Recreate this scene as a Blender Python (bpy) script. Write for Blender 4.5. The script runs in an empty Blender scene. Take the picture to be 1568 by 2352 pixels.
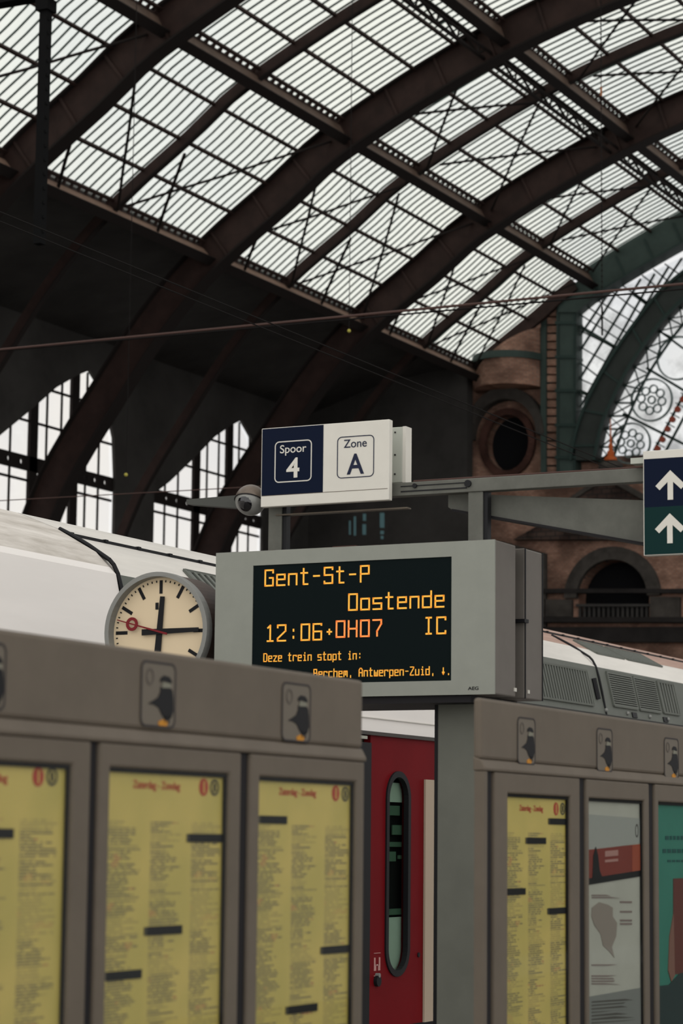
import bpy, bmesh, math, random
from mathutils import Vector, Matrix
from mathutils.geometry import tessellate_polygon
random.seed(4)
sc = bpy.context.scene
COL = sc.collection

# ------------------------------------------------------------------ camera
F = 5550.0
YAW, PITCH, ROLL = 0.4626, 0.1345, 0.01046
EYE = Vector((0, 0, 1.62))
cyw, syw, cpt, spt = math.cos(YAW), math.sin(YAW), math.cos(PITCH), math.sin(PITCH)
FW = Vector((cyw*cpt, syw*cpt, spt))
R0 = Vector((syw, -cyw, 0)); U0 = R0.cross(FW)
RT = math.cos(ROLL)*R0 + math.sin(ROLL)*U0
UP = -math.sin(ROLL)*R0 + math.cos(ROLL)*U0
cd = bpy.data.cameras.new('camera'); cam = bpy.data.objects.new('camera', cd); COL.objects.link(cam)
m = Matrix((RT, UP, -FW)).transposed().to_4x4(); m.translation = EYE
cam.matrix_world = m
cd.sensor_fit = 'VERTICAL'; cd.sensor_height = 36.0; cd.lens = F*36.0/2352
cd.clip_end = 500; cd.clip_start = 0.1
cd.dof.use_dof = True; cd.dof.focus_distance = 16.5; cd.dof.aperture_fstop = 4.2
sc.camera = cam

# ------------------------------------------------------------------ sky and exposure
SKY_AHEAD, SKY_BEHIND = 0.95, 1.75
w = bpy.data.worlds.new('overcast'); sc.world = w; w.use_nodes = True
nt = w.node_tree; N = nt.nodes; N.clear()
out = N.new('ShaderNodeOutputWorld'); bg = N.new('ShaderNodeBackground')
tc = N.new('ShaderNodeTexCoord'); sep = N.new('ShaderNodeSeparateXYZ')
mr = N.new('ShaderNodeMapRange'); mr.inputs[1].default_value = 0.45; mr.inputs[2].default_value = -0.6
mr.inputs[3].default_value = SKY_AHEAD; mr.inputs[4].default_value = SKY_BEHIND
nz = N.new('ShaderNodeTexNoise'); nz.inputs['Scale'].default_value = 9; nz.inputs['Detail'].default_value = 5
rp = N.new('ShaderNodeValToRGB'); rp.color_ramp.elements[0].position = .36; rp.color_ramp.elements[0].color = (.88, .89, .91, 1)
rp.color_ramp.elements[1].position = .56; rp.color_ramp.elements[1].color = (1, .985, .95, 1)
L = nt.links.new
L(tc.outputs['Generated'], sep.inputs[0]); L(sep.outputs[0], mr.inputs[0]); L(tc.outputs['Generated'], nz.inputs['Vector'])
L(nz.outputs[0], rp.inputs[0]); L(rp.outputs[0], bg.inputs[0]); L(mr.outputs[0], bg.inputs[1]); L(bg.outputs[0], out.inputs[0])
vs = sc.view_settings
sc.display_settings.display_device = 'sRGB'
vs.view_transform = 'Standard'; vs.look = 'None'; vs.gamma = 1; vs.use_curve_mapping = False; vs.exposure = 0.0
try:
    sc.cycles.max_bounces = 8; sc.cycles.transparent_max_bounces = 12; sc.cycles.diffuse_bounces = 3
except Exception:
    pass

# ------------------------------------------------------------------ helpers
def ray(x, y): return FW + (x-784)/F*RT - (y-1176)/F*UP
def px(x, y, ax, v):
    d = ray(x, y); i = 'XYZ'.index(ax)
    return EYE + d*((v-EYE[i])/d[i])

MATS = {}
def srgb(r, g, b):
    f = lambda c: (c/255/12.92) if c/255 <= .04045 else ((c/255+.055)/1.055)**2.4
    return (f(r), f(g), f(b), 1)
def mat(name, rgb, rough=.6, metal=0, noise=0, scale=4, rgb2=None, spec=.15, emit=0, stretch=None, bump=0):
    if name in MATS: return MATS[name]
    m = bpy.data.materials.new(name); m.use_nodes = True; t = m.node_tree; b = t.nodes['Principled BSDF']
    c = (*rgb, 1) if len(rgb) == 3 else rgb
    b.inputs['Base Color'].default_value = c; b.inputs['Roughness'].default_value = rough
    b.inputs['Metallic'].default_value = metal; b.inputs['Specular IOR Level'].default_value = spec
    if emit:
        b.inputs['Emission Color'].default_value = c; b.inputs['Emission Strength'].default_value = emit
    if noise:
        tcn = t.nodes.new('ShaderNodeTexCoord'); n = t.nodes.new('ShaderNodeTexNoise'); n.inputs['Scale'].default_value = scale
        n.inputs['Detail'].default_value = 6; n.inputs['Roughness'].default_value = .65
        src = tcn.outputs['Object']
        if stretch:
            mp = t.nodes.new('ShaderNodeMapping'); mp.inputs['Scale'].default_value = stretch
            t.links.new(src, mp.inputs[0]); src = mp.outputs[0]
        t.links.new(src, n.inputs['Vector'])
        r = t.nodes.new('ShaderNodeValToRGB'); c2 = rgb2 or tuple(x*(1-noise) for x in c[:3])
        r.color_ramp.elements[0].position = .35; r.color_ramp.elements[0].color = (*c2[:3], 1)
        r.color_ramp.elements[1].position = .65; r.color_ramp.elements[1].color = c
        t.links.new(n.outputs[0], r.inputs[0]); t.links.new(r.outputs[0], b.inputs['Base Color'])
        if bump:
            bp = t.nodes.new('ShaderNodeBump'); bp.inputs['Strength'].default_value = bump; bp.inputs['Distance'].default_value = .01
            t.links.new(n.outputs[0], bp.inputs['Height']); t.links.new(bp.outputs[0], b.inputs['Normal'])
    MATS[name] = m; return m
def glass(name, tint, diffuse=.0, dcol=(.8, .8, .8), gloss=.05, noise=0):
    m = bpy.data.materials.new(name); m.use_nodes = True; t = m.node_tree; t.nodes.clear()
    o = t.nodes.new('ShaderNodeOutputMaterial'); tr = t.nodes.new('ShaderNodeBsdfTransparent'); tr.inputs[0].default_value = (*tint, 1)
    gl = t.nodes.new('ShaderNodeBsdfGlossy'); gl.inputs['Roughness'].default_value = .03; gl.inputs[0].default_value = (1, 1, 1, 1)
    tl = t.nodes.new('ShaderNodeBsdfTranslucent'); tl.inputs[0].default_value = (*dcol, 1)
    m1 = t.nodes.new('ShaderNodeMixShader'); m1.inputs[0].default_value = diffuse
    m2 = t.nodes.new('ShaderNodeMixShader'); m2.inputs[0].default_value = gloss
    t.links.new(tr.outputs[0], m1.inputs[1]); t.links.new(tl.outputs[0], m1.inputs[2])
    t.links.new(m1.outputs[0], m2.inputs[1]); t.links.new(gl.outputs[0], m2.inputs[2]); t.links.new(m2.outputs[0], o.inputs[0])
    if noise:
        tcn = t.nodes.new('ShaderNodeTexCoord'); n = t.nodes.new('ShaderNodeTexNoise'); n.inputs['Scale'].default_value = .9; n.inputs['Detail'].default_value = 6
        r = t.nodes.new('ShaderNodeValToRGB'); r.color_ramp.elements[0].position = .32; r.color_ramp.elements[1].position = .55
        r.color_ramp.elements[0].color = (*[x*(1-noise) for x in tint], 1); r.color_ramp.elements[1].color = (*tint, 1)
        t.links.new(tcn.outputs['Object'], n.inputs['Vector']); t.links.new(n.outputs[0], r.inputs[0]); t.links.new(r.outputs[0], tr.inputs[0])
    return m

class MB:
    def __init__(s): s.v = []; s.f = []
    def add(s, vs, fs):
        k = len(s.v); s.v += [Vector(p) for p in vs]; s.f += [tuple(i+k for i in f) for f in fs]; return s
    def box(s, x0, x1, y0, y1, z0, z1):
        return s.add([(x, y, z) for z in (z0, z1) for y in (y0, y1) for x in (x0, x1)],
                     [(0, 2, 3, 1), (4, 5, 7, 6), (0, 1, 5, 4), (2, 6, 7, 3), (0, 4, 6, 2), (1, 3, 7, 5)])
    def hexa(s, a, b):   # two quads
        return s.add(list(a)+list(b), [(3, 2, 1, 0), (4, 5, 6, 7)] + [(i, (i+1) % 4, (i+1) % 4+4, i+4) for i in range(4)])
    def bar(s, p, q, w, h=None, up=(0, 0, 1)):
        h = h or w; p = Vector(p); q = Vector(q); d = (q-p).normalized(); up = Vector(up)
        if abs(d.dot(up)) > .98: up = Vector((1, 0, 0))
        a = d.cross(up).normalized()*w/2; b = a.cross(d).normalized()*h/2
        return s.hexa([p-a-b, p+a-b, p+a+b, p-a+b], [q-a-b, q+a-b, q+a+b, q-a+b])
    def tube(s, p, q, r, n=10, r2=None):
        p = Vector(p); q = Vector(q); d = (q-p).normalized(); up = Vector((0, 0, 1)) if abs(d.z) < .95 else Vector((1, 0, 0))
        a = d.cross(up).normalized(); b = a.cross(d); r2 = r if r2 is None else r2
        cs = [(math.cos(2*math.pi*i/n), math.sin(2*math.pi*i/n)) for i in range(n)]
        return s.add([p+(a*c+b*e)*r for c, e in cs]+[q+(a*c+b*e)*r2 for c, e in cs],
                     [(i, (i+1) % n, (i+1) % n+n, i+n) for i in range(n)]+[tuple(range(n))[::-1], tuple(range(n, 2*n))])
    def path(s, pts, r, n=8):
        for a, b in zip(pts, pts[1:]): s.tube(a, b, r, n)
        return s
    def poly(s, outer, M, d0, d1, holes=()):
        loops = [list(outer)]+[list(h) for h in holes]
        tris = tessellate_polygon([[Vector((u, v, 0)) for u, v in lp] for lp in loops])
        flat = [p for lp in loops for p in lp]; n = len(flat)
        vs = [M(u, v, d0) for u, v in flat]+[M(u, v, d1) for u, v in flat]
        fs = [tuple(t) for t in tris]+[tuple(i+n for i in t[::-1]) for t in tris]
        k = 0
        for lp in loops:
            c = len(lp)
            fs += [(k+i, k+(i+1) % c, k+(i+1) % c+n, k+i+n) for i in range(c)]; k += c
        return s.add(vs, fs)
    def strip(s, cols, close=False):   # list of closed rings of equal length, capped
        n = len(cols[0]); vs = [p for c in cols for p in c]; fs = []
        for k in range(len(cols)-1):
            fs += [(k*n+i, k*n+(i+1) % n, (k+1)*n+(i+1) % n, (k+1)*n+i) for i in range(n)]
        fs += [tuple(range(n))[::-1], tuple(range((len(cols)-1)*n, len(cols)*n))]
        return s.add(vs, fs)
    def ball(s, c, r, nu=18, nv=10, zmin=-1, zmax=1, sq=(1, 1, 1)):
        c = Vector(c); vs = []; fs = []
        for j in range(nv+1):
            z = zmin+(zmax-zmin)*j/nv
            z = math.sin(math.asin(max(-1, min(1, zmin)))+(math.asin(zmax)-math.asin(zmin))*j/nv); rr = math.sqrt(max(0, 1-z*z))
            vs += [c+Vector((rr*math.cos(2*math.pi*i/nu)*sq[0], rr*math.sin(2*math.pi*i/nu)*sq[1], z*sq[2]))*r for i in range(nu)]
        for j in range(nv):
            fs += [(j*nu+i, j*nu+(i+1) % nu, (j+1)*nu+(i+1) % nu, (j+1)*nu+i) for i in range(nu)]
        fs += [tuple(range(nu))[::-1], tuple(range(nv*nu, nv*nu+nu))]
        return s.add(vs, fs)
    def build(s, name, m, parent=None, bevel=0, smooth=False):
        off = WORLD(parent) if parent else Vector((0, 0, 0))
        me = bpy.data.meshes.new(name); me.from_pydata([tuple(p-off) for p in s.v], [], s.f)
        bm = bmesh.new(); bm.from_mesh(me); bmesh.ops.recalc_face_normals(bm, faces=bm.faces); bm.to_mesh(me); bm.free()
        me.materials.append(m)
        if smooth: me.polygons.foreach_set('use_smooth', [True]*len(me.polygons))
        o = bpy.data.objects.new(name, me); COL.objects.link(o)
        if parent: o.parent = parent
        if bevel:
            b = o.modifiers.new('b', 'BEVEL'); b.width = bevel; b.segments = 2; b.limit_method = 'ANGLE'
        return o
def WORLD(o):
    v = Vector((0, 0, 0))
    while o: v += o.location; o = o.parent
    return v
def thing(name, label, cat, loc=(0, 0, 0), group=None):
    o = bpy.data.objects.new(name, None); COL.objects.link(o); o.location = loc; o.empty_display_size = .1
    o['label'] = label; o['category'] = cat
    if group: o['group'] = group
    return o
def tag(o, label, cat, group=None):
    o['label'] = label; o['category'] = cat
    if group: o['group'] = group
    return o
def struct(name, loc=(0, 0, 0)):
    o = bpy.data.objects.new(name, None); COL.objects.link(o); o.location = loc; o['kind'] = 'structure'; o.empty_display_size = .1
    return o
def S(o): o['kind'] = 'structure'; return o
FACE_X = lambda X0: (lambda u, v, d: (X0+d, u, v))        # faces the camera end of the hall: u = Y, v = Z, d = depth away
FACE_Y = lambda Y0: (lambda u, v, d: (u, Y0+d, v))        # faces across the platform: u = X
def rrect(u0, u1, v0, v1, r, n=6):
    pts = []
    for cx, cz, a in ((u1-r, v1-r, 0), (u0+r, v1-r, 90), (u0+r, v0+r, 180), (u1-r, v0+r, 270)):
        for i in range(n+1):
            t = math.radians(a+90*i/n); pts.append((cx+r*math.cos(t), cz+r*math.sin(t)))
    return pts
def circ(u, v, r, n=32, rv=None): return [(u+r*math.cos(2*math.pi*i/n), v+(rv or r)*math.sin(2*math.pi*i/n)) for i in range(n)]
def rect(u0, u1, v0, v1): return [(u0, v0), (u1, v0), (u1, v1), (u0, v1)]
def line2(a, b, w):
    dx, dz = b[0]-a[0], b[1]-a[1]; l = math.hypot(dx, dz) or 1; nx, nz = -dz/l*w/2, dx/l*w/2
    return [(a[0]+nx, a[1]+nz), (b[0]+nx, b[1]+nz), (b[0]-nx, b[1]-nz), (a[0]-nx, a[1]-nz)]
def text_mb(s, height, M, u0, v0, flip, d=0.0, thick=.002, width=None, bold=0, align='CENTER'):
    c = bpy.data.curves.new('lettering', 'FONT'); c.body = s; c.size = 1; c.align_x = align; c.offset = bold
    o = bpy.data.objects.new('lettering', c); COL.objects.link(o); bpy.context.view_layer.update()
    me = bpy.data.meshes.new_from_object(o.evaluated_get(bpy.context.evaluated_depsgraph_get()))
    bpy.data.objects.remove(o); bpy.data.curves.remove(c)
    xs = [v.co.x for v in me.vertices]; cap = 0.69
    k = height/cap; kx = k if width is None else width/(max(xs)-min(xs)); sg = -1 if flip else 1
    mb = MB(); fs = [tuple(p.vertices) for p in me.polygons]
    n = len(me.vertices)
    vs = [M(u0+sg*v.co.x*kx, v0+v.co.y*k, d) for v in me.vertices]+[M(u0+sg*v.co.x*kx, v0+v.co.y*k, d-thick) for v in me.vertices]
    edges = {}
    for f in fs:
        for a, b in zip(f, f[1:]+f[:1]): edges[(a, b)] = 1
    side = [(a, b, b+n, a+n) for a, b in edges if (b, a) not in edges]
    mb.add(vs, fs+[tuple(i+n for i in f[::-1]) for f in fs]+side)
    bpy.data.meshes.remove(me)
    return mb

# ------------------------------------------------------------------ materials
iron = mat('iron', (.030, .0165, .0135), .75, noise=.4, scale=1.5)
iron_lit = mat('iron_lit_brown', (.115, .076, .058), .6, noise=.35, scale=2)  # girder faces: lighter copy of the iron with the light put into its colour
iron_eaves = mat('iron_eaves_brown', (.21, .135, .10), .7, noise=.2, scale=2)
iron_dk = mat('iron_dark', (.016, .013, .012), .8, spec=.05)
dark_face = mat('dark_boarding', (.046, .043, .040), .9, noise=.3, scale=.6, spec=.05)  # very dark base tone shared by boarding and walls
green = mat('green_steel', (.036, .054, .047), .6, noise=.3, scale=1)
green_grey = mat('green_grey_steel', (.027, .032, .029), .6, noise=.3, scale=1)
green_dk = mat('green_steel_dark', (.018, .032, .028), .6)
def brick_mat(name, c1, c2, mortar, scale, dirt):   # coursed brick with grime
    m = bpy.data.materials.new(name); m.use_nodes = True; t = m.node_tree; b = t.nodes['Principled BSDF']; b.inputs['Roughness'].default_value = .9
    b.inputs['Specular IOR Level'].default_value = .1
    tcn = t.nodes.new('ShaderNodeTexCoord'); mp = t.nodes.new('ShaderNodeMapping'); mp.inputs['Rotation'].default_value = (math.pi/2, 0, math.pi/2)
    sx = t.nodes.new('ShaderNodeSeparateXYZ'); cx = t.nodes.new('ShaderNodeCombineXYZ')
    t.links.new(tcn.outputs['Object'], sx.inputs[0]); t.links.new(sx.outputs[1], cx.inputs[0]); t.links.new(sx.outputs[2], cx.inputs[1])
    br = t.nodes.new('ShaderNodeTexBrick'); br.inputs['Scale'].default_value = scale; br.inputs['Color1'].default_value = (*c1, 1); br.inputs['Color2'].default_value = (*c2, 1)
    br.inputs['Mortar'].default_value = (*mortar, 1); br.inputs['Mortar Size'].default_value = .03
    t.links.new(cx.outputs[0], br.inputs['Vector'])
    n = t.nodes.new('ShaderNodeTexNoise'); n.inputs['Scale'].default_value = .8; n.inputs['Detail'].default_value = 7
    t.links.new(tcn.outputs['Object'], n.inputs['Vector'])
    r = t.nodes.new('ShaderNodeValToRGB'); r.color_ramp.elements[0].position = .38; r.color_ramp.elements[0].color = (dirt, dirt, dirt, 1); r.color_ramp.elements[1].position = .62
    mx = t.nodes.new('ShaderNodeMix'); mx.data_type = 'RGBA'; mx.blend_type = 'MULTIPLY'; mx.inputs[0].default_value = 1
    t.links.new(n.outputs[0], r.inputs[0]); t.links.new(br.outputs[0], mx.inputs[6]); t.links.new(r.outputs[0], mx.inputs[7]); t.links.new(mx.outputs[2], b.inputs['Base Color'])
    return m
brick = brick_mat('red_brick', (.25, .125, .085), (.36, .20, .14), (.19, .14, .115), 2.6, .45)
brick_dk = brick_mat('sooty_brick', (.055, .034, .028), (.075, .05, .04), (.03, .026, .024), 1.2, .35)
stone = mat('grey_stone', (.055, .048, .042), .9, noise=.5, scale=1.5)
roof_glass = glass('roof_glass', (.97, .985, .955), diffuse=.12, dcol=(.9, .9, .87), gloss=.01, noise=.02)
wall_glass = glass('window_glass', (.98, .97, .96), gloss=.02)
fan_glass = glass('fan_glass', (.95, .96, .97), diffuse=.03, gloss=.03, noise=.25)
case_glass = glass('case_glass', (.93, .94, .93), gloss=.006)
white_paint = mat('train_white', (.72, .68, .64), .5, noise=.06, scale=1.2, stretch=(.4, 1, 3))
roof_dirty = mat('train_roof_dirty', (.60, .56, .51), .6, noise=.5, scale=2.2, rgb2=(.36, .325, .28), stretch=(.55, 3, 2.5))
roof_clean = mat('train_roof_pale', (.60, .57, .52), .55, noise=.2, scale=1.5, stretch=(.3, 2, 2))
roof_rust = mat('train_roof_rust', (.36, .25, .20), .75, noise=.35, scale=4, stretch=(.3, 3, 3), rgb2=(.27, .17, .135))
train_grey = mat('train_grey', (.115, .122, .105), .55, noise=.15, scale=2)
black = mat('black_rubber', (.008, .008, .009), .5)
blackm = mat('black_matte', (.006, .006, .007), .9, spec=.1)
red = mat('train_red', (.125, .0045, .007), .35, noise=.15, scale=2, spec=.04)
beige = mat('train_beige', (.34, .27, .20), .5)
grille_m = mat('grille_dark', (.028, .028, .026), .7)
case_grey = mat('case_greige', (.112, .091, .069), .55, noise=.12, scale=5)
case_edge = mat('case_dark_gap', (.012, .011, .012), .7)
sign_white = mat('sign_white', (.56, .535, .475), .5, noise=.05, scale=6)
sign_navy = mat('sign_navy', (.0062, .0095, .022), .5, spec=.02)
sign_teal = mat('sign_teal', (.0075, .025, .024), .5, spec=.02)
ink_navy = mat('ink_navy', (.010, .014, .035), .6)
disp_grey = mat('display_grey', (.225, .232, .20), .5, noise=.06, scale=7)
disp_shade = mat('display_side_shade', (.135, .12, .105), .55, noise=.1, scale=6)  # darker than the front panel: shading of the box side put into the colour
screen_m = mat('screen_black', (.0055, .0088, .0092), .5, spec=.01)
led_y = mat('led_amber', (.78, .38, .05), .5, emit=.42)
led_o = mat('led_orange', (.86, .25, .06), .5, emit=.50)
beam_grey = mat('beam_grey', (.115, .115, .098), .6, noise=.25, scale=5)
beam_rust = mat('conduit_rust', (.055, .028, .022), .7)
cable_m = mat('cable_dark', (.010, .009, .0085), .8, spec=.03)
rust_wire = mat('span_wire_rust', (.06, .034, .028), .7)
galv = mat('clock_rim_grey', (.20, .20, .185), .4, metal=.2)
clock_brown = mat('clock_brown', (.060, .038, .030), .5, noise=.3, scale=6)
dial = mat('clock_dial', (.56, .45, .30), .6, emit=.08)
ink = mat('ink_black', (.008, .008, .009), .6)
hand_red = mat('hand_red', (.16, .012, .016), .5)
chrome = mat('dome_housing', (.15, .12, .095), .35, metal=.35, noise=.3, scale=14)
dome_glass = mat('dome_black', (.004, .004, .005), .08, spec=.6)
orange_p = mat('orange_paint', (.40, .085, .02), .5)
red_glass = mat('red_disc', (.22, .045, .025), .5)
concrete = mat('platform_concrete', (.20, .19, .175), .9, noise=.3, scale=3)
ballast = mat('track_ballast', (.06, .052, .046), .95, noise=.5, scale=20)

# ------------------------------------------------------------------ ground, walls
S(MB().box(-12, 60, -4, 8.2, -.3, 0).build('floor', concrete))
S(MB().box(-12, 100, 8.2, 48, -1.3, -1.1).build('floor', ballast))
S(MB().box(60, 100, -14, 8.2, -1.3, -1.1).build('floor', ballast))
XR = [58.1, 70.0, 81.9]; XT = [52.15, 64.05, 75.95, 87.85]; XE = 93.8

S(MB().box(48, 94.5, -14.5, -14, -1, 17).build('wall_right', brick_dk))
# profile of the hall: Catmull-Rom through the measured points, from the wall foot to beyond the crown
PP = [(48.3, 4), (47.9, 9), (46.35, 13.2), (45.3, 15.0), (44.25, 16.45), (42.2, 19.15), (40.05, 21.25), (37.3, 23.2), (34.85, 24.9), (29.2, 27.45), (23.0, 29.1), (16.5, 29.7), (10, 29.0), (4, 27.2)]
CURVE = []
for i in range(len(PP)-1):
    p0 = Vector(PP[max(i-1, 0)]); p1 = Vector(PP[i]); p2 = Vector(PP[i+1]); p3 = Vector(PP[min(i+2, len(PP)-1)])
    for k in range(12):
        t = k/12
        CURVE.append(.5*((2*p1)+(p2-p0)*t+(2*p0-5*p1+4*p2-p3)*t*t+(3*p1-p0-3*p2+p3)*t**3))
CURVE.append(Vector(PP[-1]))
ARC = [0]
for a, b in zip(CURVE, CURVE[1:]): ARC.append(ARC[-1]+(b-a).length)
def pr(s):
    for i in range(len(ARC)-1):
        if s <= ARC[i+1]: break
    t = (s-ARC[i])/(ARC[i+1]-ARC[i]); p = CURVE[i].lerp(CURVE[i+1], t)
    a = CURVE[max(i-2, 0)]; b = CURVE[min(i+3, len(CURVE)-1)]; d = (b-a).normalized()
    return p, Vector((d.y, -d.x)) if d.x > 0 else Vector((d.y, -d.x))    # outward normal (Y, Z)
def sY(y): 
    for i in range(len(CURVE)-1):
        if CURVE[i].x >= y >= CURVE[i+1].x:
            return ARC[i]+(CURVE[i].x-y)/(CURVE[i].x-CURVE[i+1].x)*(ARC[i+1]-ARC[i])
def on(x, s, off):
    p, n = pr(s); q = p+n*off; return Vector((x, q.x, q.y))
SP = [sY(40.05), sY(34.9), sY(29.2), sY(22.9), sY(16.5), sY(10)]
S_END = sY(8)
def samples(s0, s1, step=.8):
    n = max(1, int((s1-s0)/step)); return [s0+(s1-s0)*i/n for i in range(n+1)]
GL = .70     # glass sits this far outside the rib's centre line

# lower, boarded part of the vault
cm = MB()
deck = [on(0, SP[0]-.1, GL+.05), Vector((0, 44.5, 21.2)), Vector((0, 48.6, 19.9))]
for a, b in zip(deck, deck[1:]):
    cm.hexa([(-12, a.y, a.z), (-12, b.y, b.z), (-12, b.y, b.z+.3), (-12, a.y, a.z+.3)],
            [(XE, a.y, a.z), (XE, b.y, b.z), (XE, b.y, b.z+.3), (XE, a.y, a.z+.3)])
S(cm.build('ceiling', dark_face))

# side wall with the tall traceried windows
WO = [(68.2, 8.5), (77.1, 8.5), (77.08, 15.0), (76.91, 16.58), (76.5, 17.45), (75.9, 18.3), (75.1, 18.85), (74.27, 18.51), (72.9, 17.82), (71.39, 16.79), (69.4, 15.5), (68.2, 14.85)]
PER = 11.75
holes = [[(u+PER*k, v) for u, v in WO] for k in (-1, 0, 1)]
S(MB().poly(rect(-12, 94.5, -1, 21), FACE_Y(48), 0, .12, holes).build('wall_left', dark_face))
for k in (-1, 0, 1):
    dx = PER*k
    win = struct(f'window_{k+2}', (72.6+dx, 48.3, 8.5))
    fr = MB(); M = FACE_Y(48.13)
    for u in (71.73, 74.42): fr.poly(rect(u-.25+dx, u+.25+dx, 8.5, 19), M, 0, .12)
    # transom beam pierced with small round holes
    hs = [circ(u+dx, 14.83, .11, 12) for u in (69.4, 70.2, 71.0, 72.6, 73.5, 75.2, 75.9, 76.6)]
    fr.poly(rect(68.1+dx, 77.2+dx, 14.55, 15.08), M, 0, .1, hs)
    for u in (69.3, 70.3, 72.6, 73.55, 75.25, 76.15): fr.poly(rect(u-.045+dx, u+.045+dx, 8.5, 18.8), M, .03, .08)
    for v in (9.9, 11.4, 12.75, 14.2, 16.35, 17.7): fr.poly(rect(68.2+dx, 77.1+dx, v-.045, v+.045), M, .03, .08)
    fr.build('window_frame', iron_dk, win)
    MB().poly(holes[k+1], FACE_Y(48.25), 0, .02).build('pane', wall_glass, win)

# ------------------------------------------------------------------ roof: ribs, girders, glazing
RIB_LABEL = {58.1: 'thick dark riveted roof arch passing behind the hanging mast', 70.0: 'thick riveted roof arch between the first and third thick arches, springing beside the pointed-top window',
             81.9: 'thick riveted roof arch closest to the brick end wall'}
def rib_mesh(x, w_, dep, s0, s1, off=0, taper=None):
    mb = MB(); cols = []
    for s in samples(s0, s1):
        a = dep/2; cols.append([on(x-w_/2, s, off-a), on(x+w_/2, s, off-a), on(x+w_/2, s, off+a), on(x-w_/2, s, off+a)])
    return mb.strip(cols)
for x in XR:
    t = thing('roof_arch', RIB_LABEL[x], 'arch', on(x, 2, 0), 'thick iron arches of the glass roof')
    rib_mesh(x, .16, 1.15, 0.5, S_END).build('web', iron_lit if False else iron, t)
    rib_mesh(x, .62, .07, 0.5, S_END, -.60).build('lower_flange', iron_dk, t)  # shade of the underside put into a darker iron than the web
    rib_mesh(x, .55, .07, 0.5, S_END, .58).build('upper_flange', iron_dk, t)
    for s in samples(SP[0]+.6, SP[4], 1.9): MB().bar(on(x-.12, s, -.55), on(x-.12, s, .55), .09, .1, (1, 0, 0)).build('stiffener', iron, t)
THIN_LABEL = {52.15: 'slender roof arch crossing the top corner above the hanging mast', 64.05: 'slender roof arch midway between the first and second thick arches',
              75.95: 'slender roof arch midway between the second and third thick arches', 87.85: 'slender roof arch between the third thick arch and the brick end wall'}
for x in XT:
    t = thing('slender_roof_arch', THIN_LABEL[x], 'arch', on(x, SP[0]-3, 0), 'slender arches of the glass roof')
    rib_mesh(x, .10, .36, 0.6, S_END, .40).build('web', iron, t)
    rib_mesh(x, .20, .05, 0.6, S_END, .20).build('lower_flange', iron_dk, t)
# green steel arch on the end wall
t = thing('green_end_arch', 'green riveted steel arch against the end wall of the hall', 'arch', on(XE-.2, SP[1], 0))
rib_mesh(XE-.25, .5, 1.3, SP[1]-.4, S_END, .05).build('web', green, t)
rib_mesh(XE-.3, .9, .08, SP[1]-.4, S_END, -.62).build('lower_flange', green_dk, t)
for s in samples(SP[1], SP[4], 1.3): MB().bar(on(XE-.52, s, -.6), on(XE-.52, s, .4), .08, .08, (1, 0, 0)).build('stiffener', green_dk, t)

tag(rib_mesh(XE-.35, .25, .55, sY(41.2), SP[1]-.7, .42).build('end_rafter', iron), 'dark sloping rafter ending the roof glass above the brick turret', 'rafter')
XA, XB = 46.2, XE-.5
def lengthwise(s, off, wid, dep):
    mb = MB(); p, n = pr(s); a = Vector((0, n.x, n.y))
    mb.bar(on(XA, s, off), on(XB, s, off), wid, dep, a); return mb
GIR = ['pale brown eaves girder where the glass roof meets the dark boarding', 'brown roof girder one level above the eaves girder',
       'brown roof girder crossing the upper corner beside the lattice beam', 'roof girder highest up the glazed vault']
for k in range(4):
    t = thing('roof_girder', GIR[k], 'girder', on(XA, SP[k], 0), 'lengthwise girders of the glass roof')
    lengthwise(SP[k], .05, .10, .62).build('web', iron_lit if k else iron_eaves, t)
    lengthwise(SP[k], -.27, .34, .05).build('flange', iron_dk, t)
    lengthwise(SP[k]+.22, .50, .10, .10).build('rail', iron, t)
    lengthwise(SP[k]-.02, .42, .16, .14).build('rail', iron, t)
    st = MB(); x = XA+.6
    while x < XB:
        st.bar(on(x, SP[k]+.0, .40), on(x+.0, SP[k]+.22, .52), .12, .05); x += .425
    st.build('lattice', iron, t)['kind'] = 'stuff'
# brackets: gussets where ribs meet girders
ORD = ['lowest', 'second', 'third']
for lv in range(4):
    for q in range(1, 4):
        if lv == 3 and q > 1: continue
        s = SP[lv]+(SP[lv+1]-SP[lv])*q/4
        o = lengthwise(s, .57, .09, .13).build('glazing_purlin', iron)
        lev = ['eaves girder', 'second girder', 'third girder', 'highest girder'][lv]
        tag(o, f'thin roof purlin, {ORD[q-1]} of those above the {lev}', 'purlin', 'thin purlins carrying the glass')
# lattice beams
for lv, lab in ((2, 'openwork lattice beam running just below the third roof girder'),):
    s = SP[lv]-.85
    t = thing('lattice_beam', lab, 'beam', on(XA, s, 0))
    lengthwise(s, .45, .10, .10).build('chord', iron_dk, t)
    lengthwise(s, -.35, .10, .10).build('chord', iron_dk, t)
    lengthwise(s+.32, -.35, .08, .08).build('chord', iron_dk, t)
    z = MB(); x = XA; k = 0
    while x < XB-.8:
        z.bar(on(x, s, -.35 if k % 2 else .45), on(x+.8, s, .45 if k % 2 else -.35), .06); x += .8; k += 1
        if k % 2: z.bar(on(x, s, -.35), on(x, s+.32, -.35), .06)
    z.build('lattice', iron_dk, t)

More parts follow.
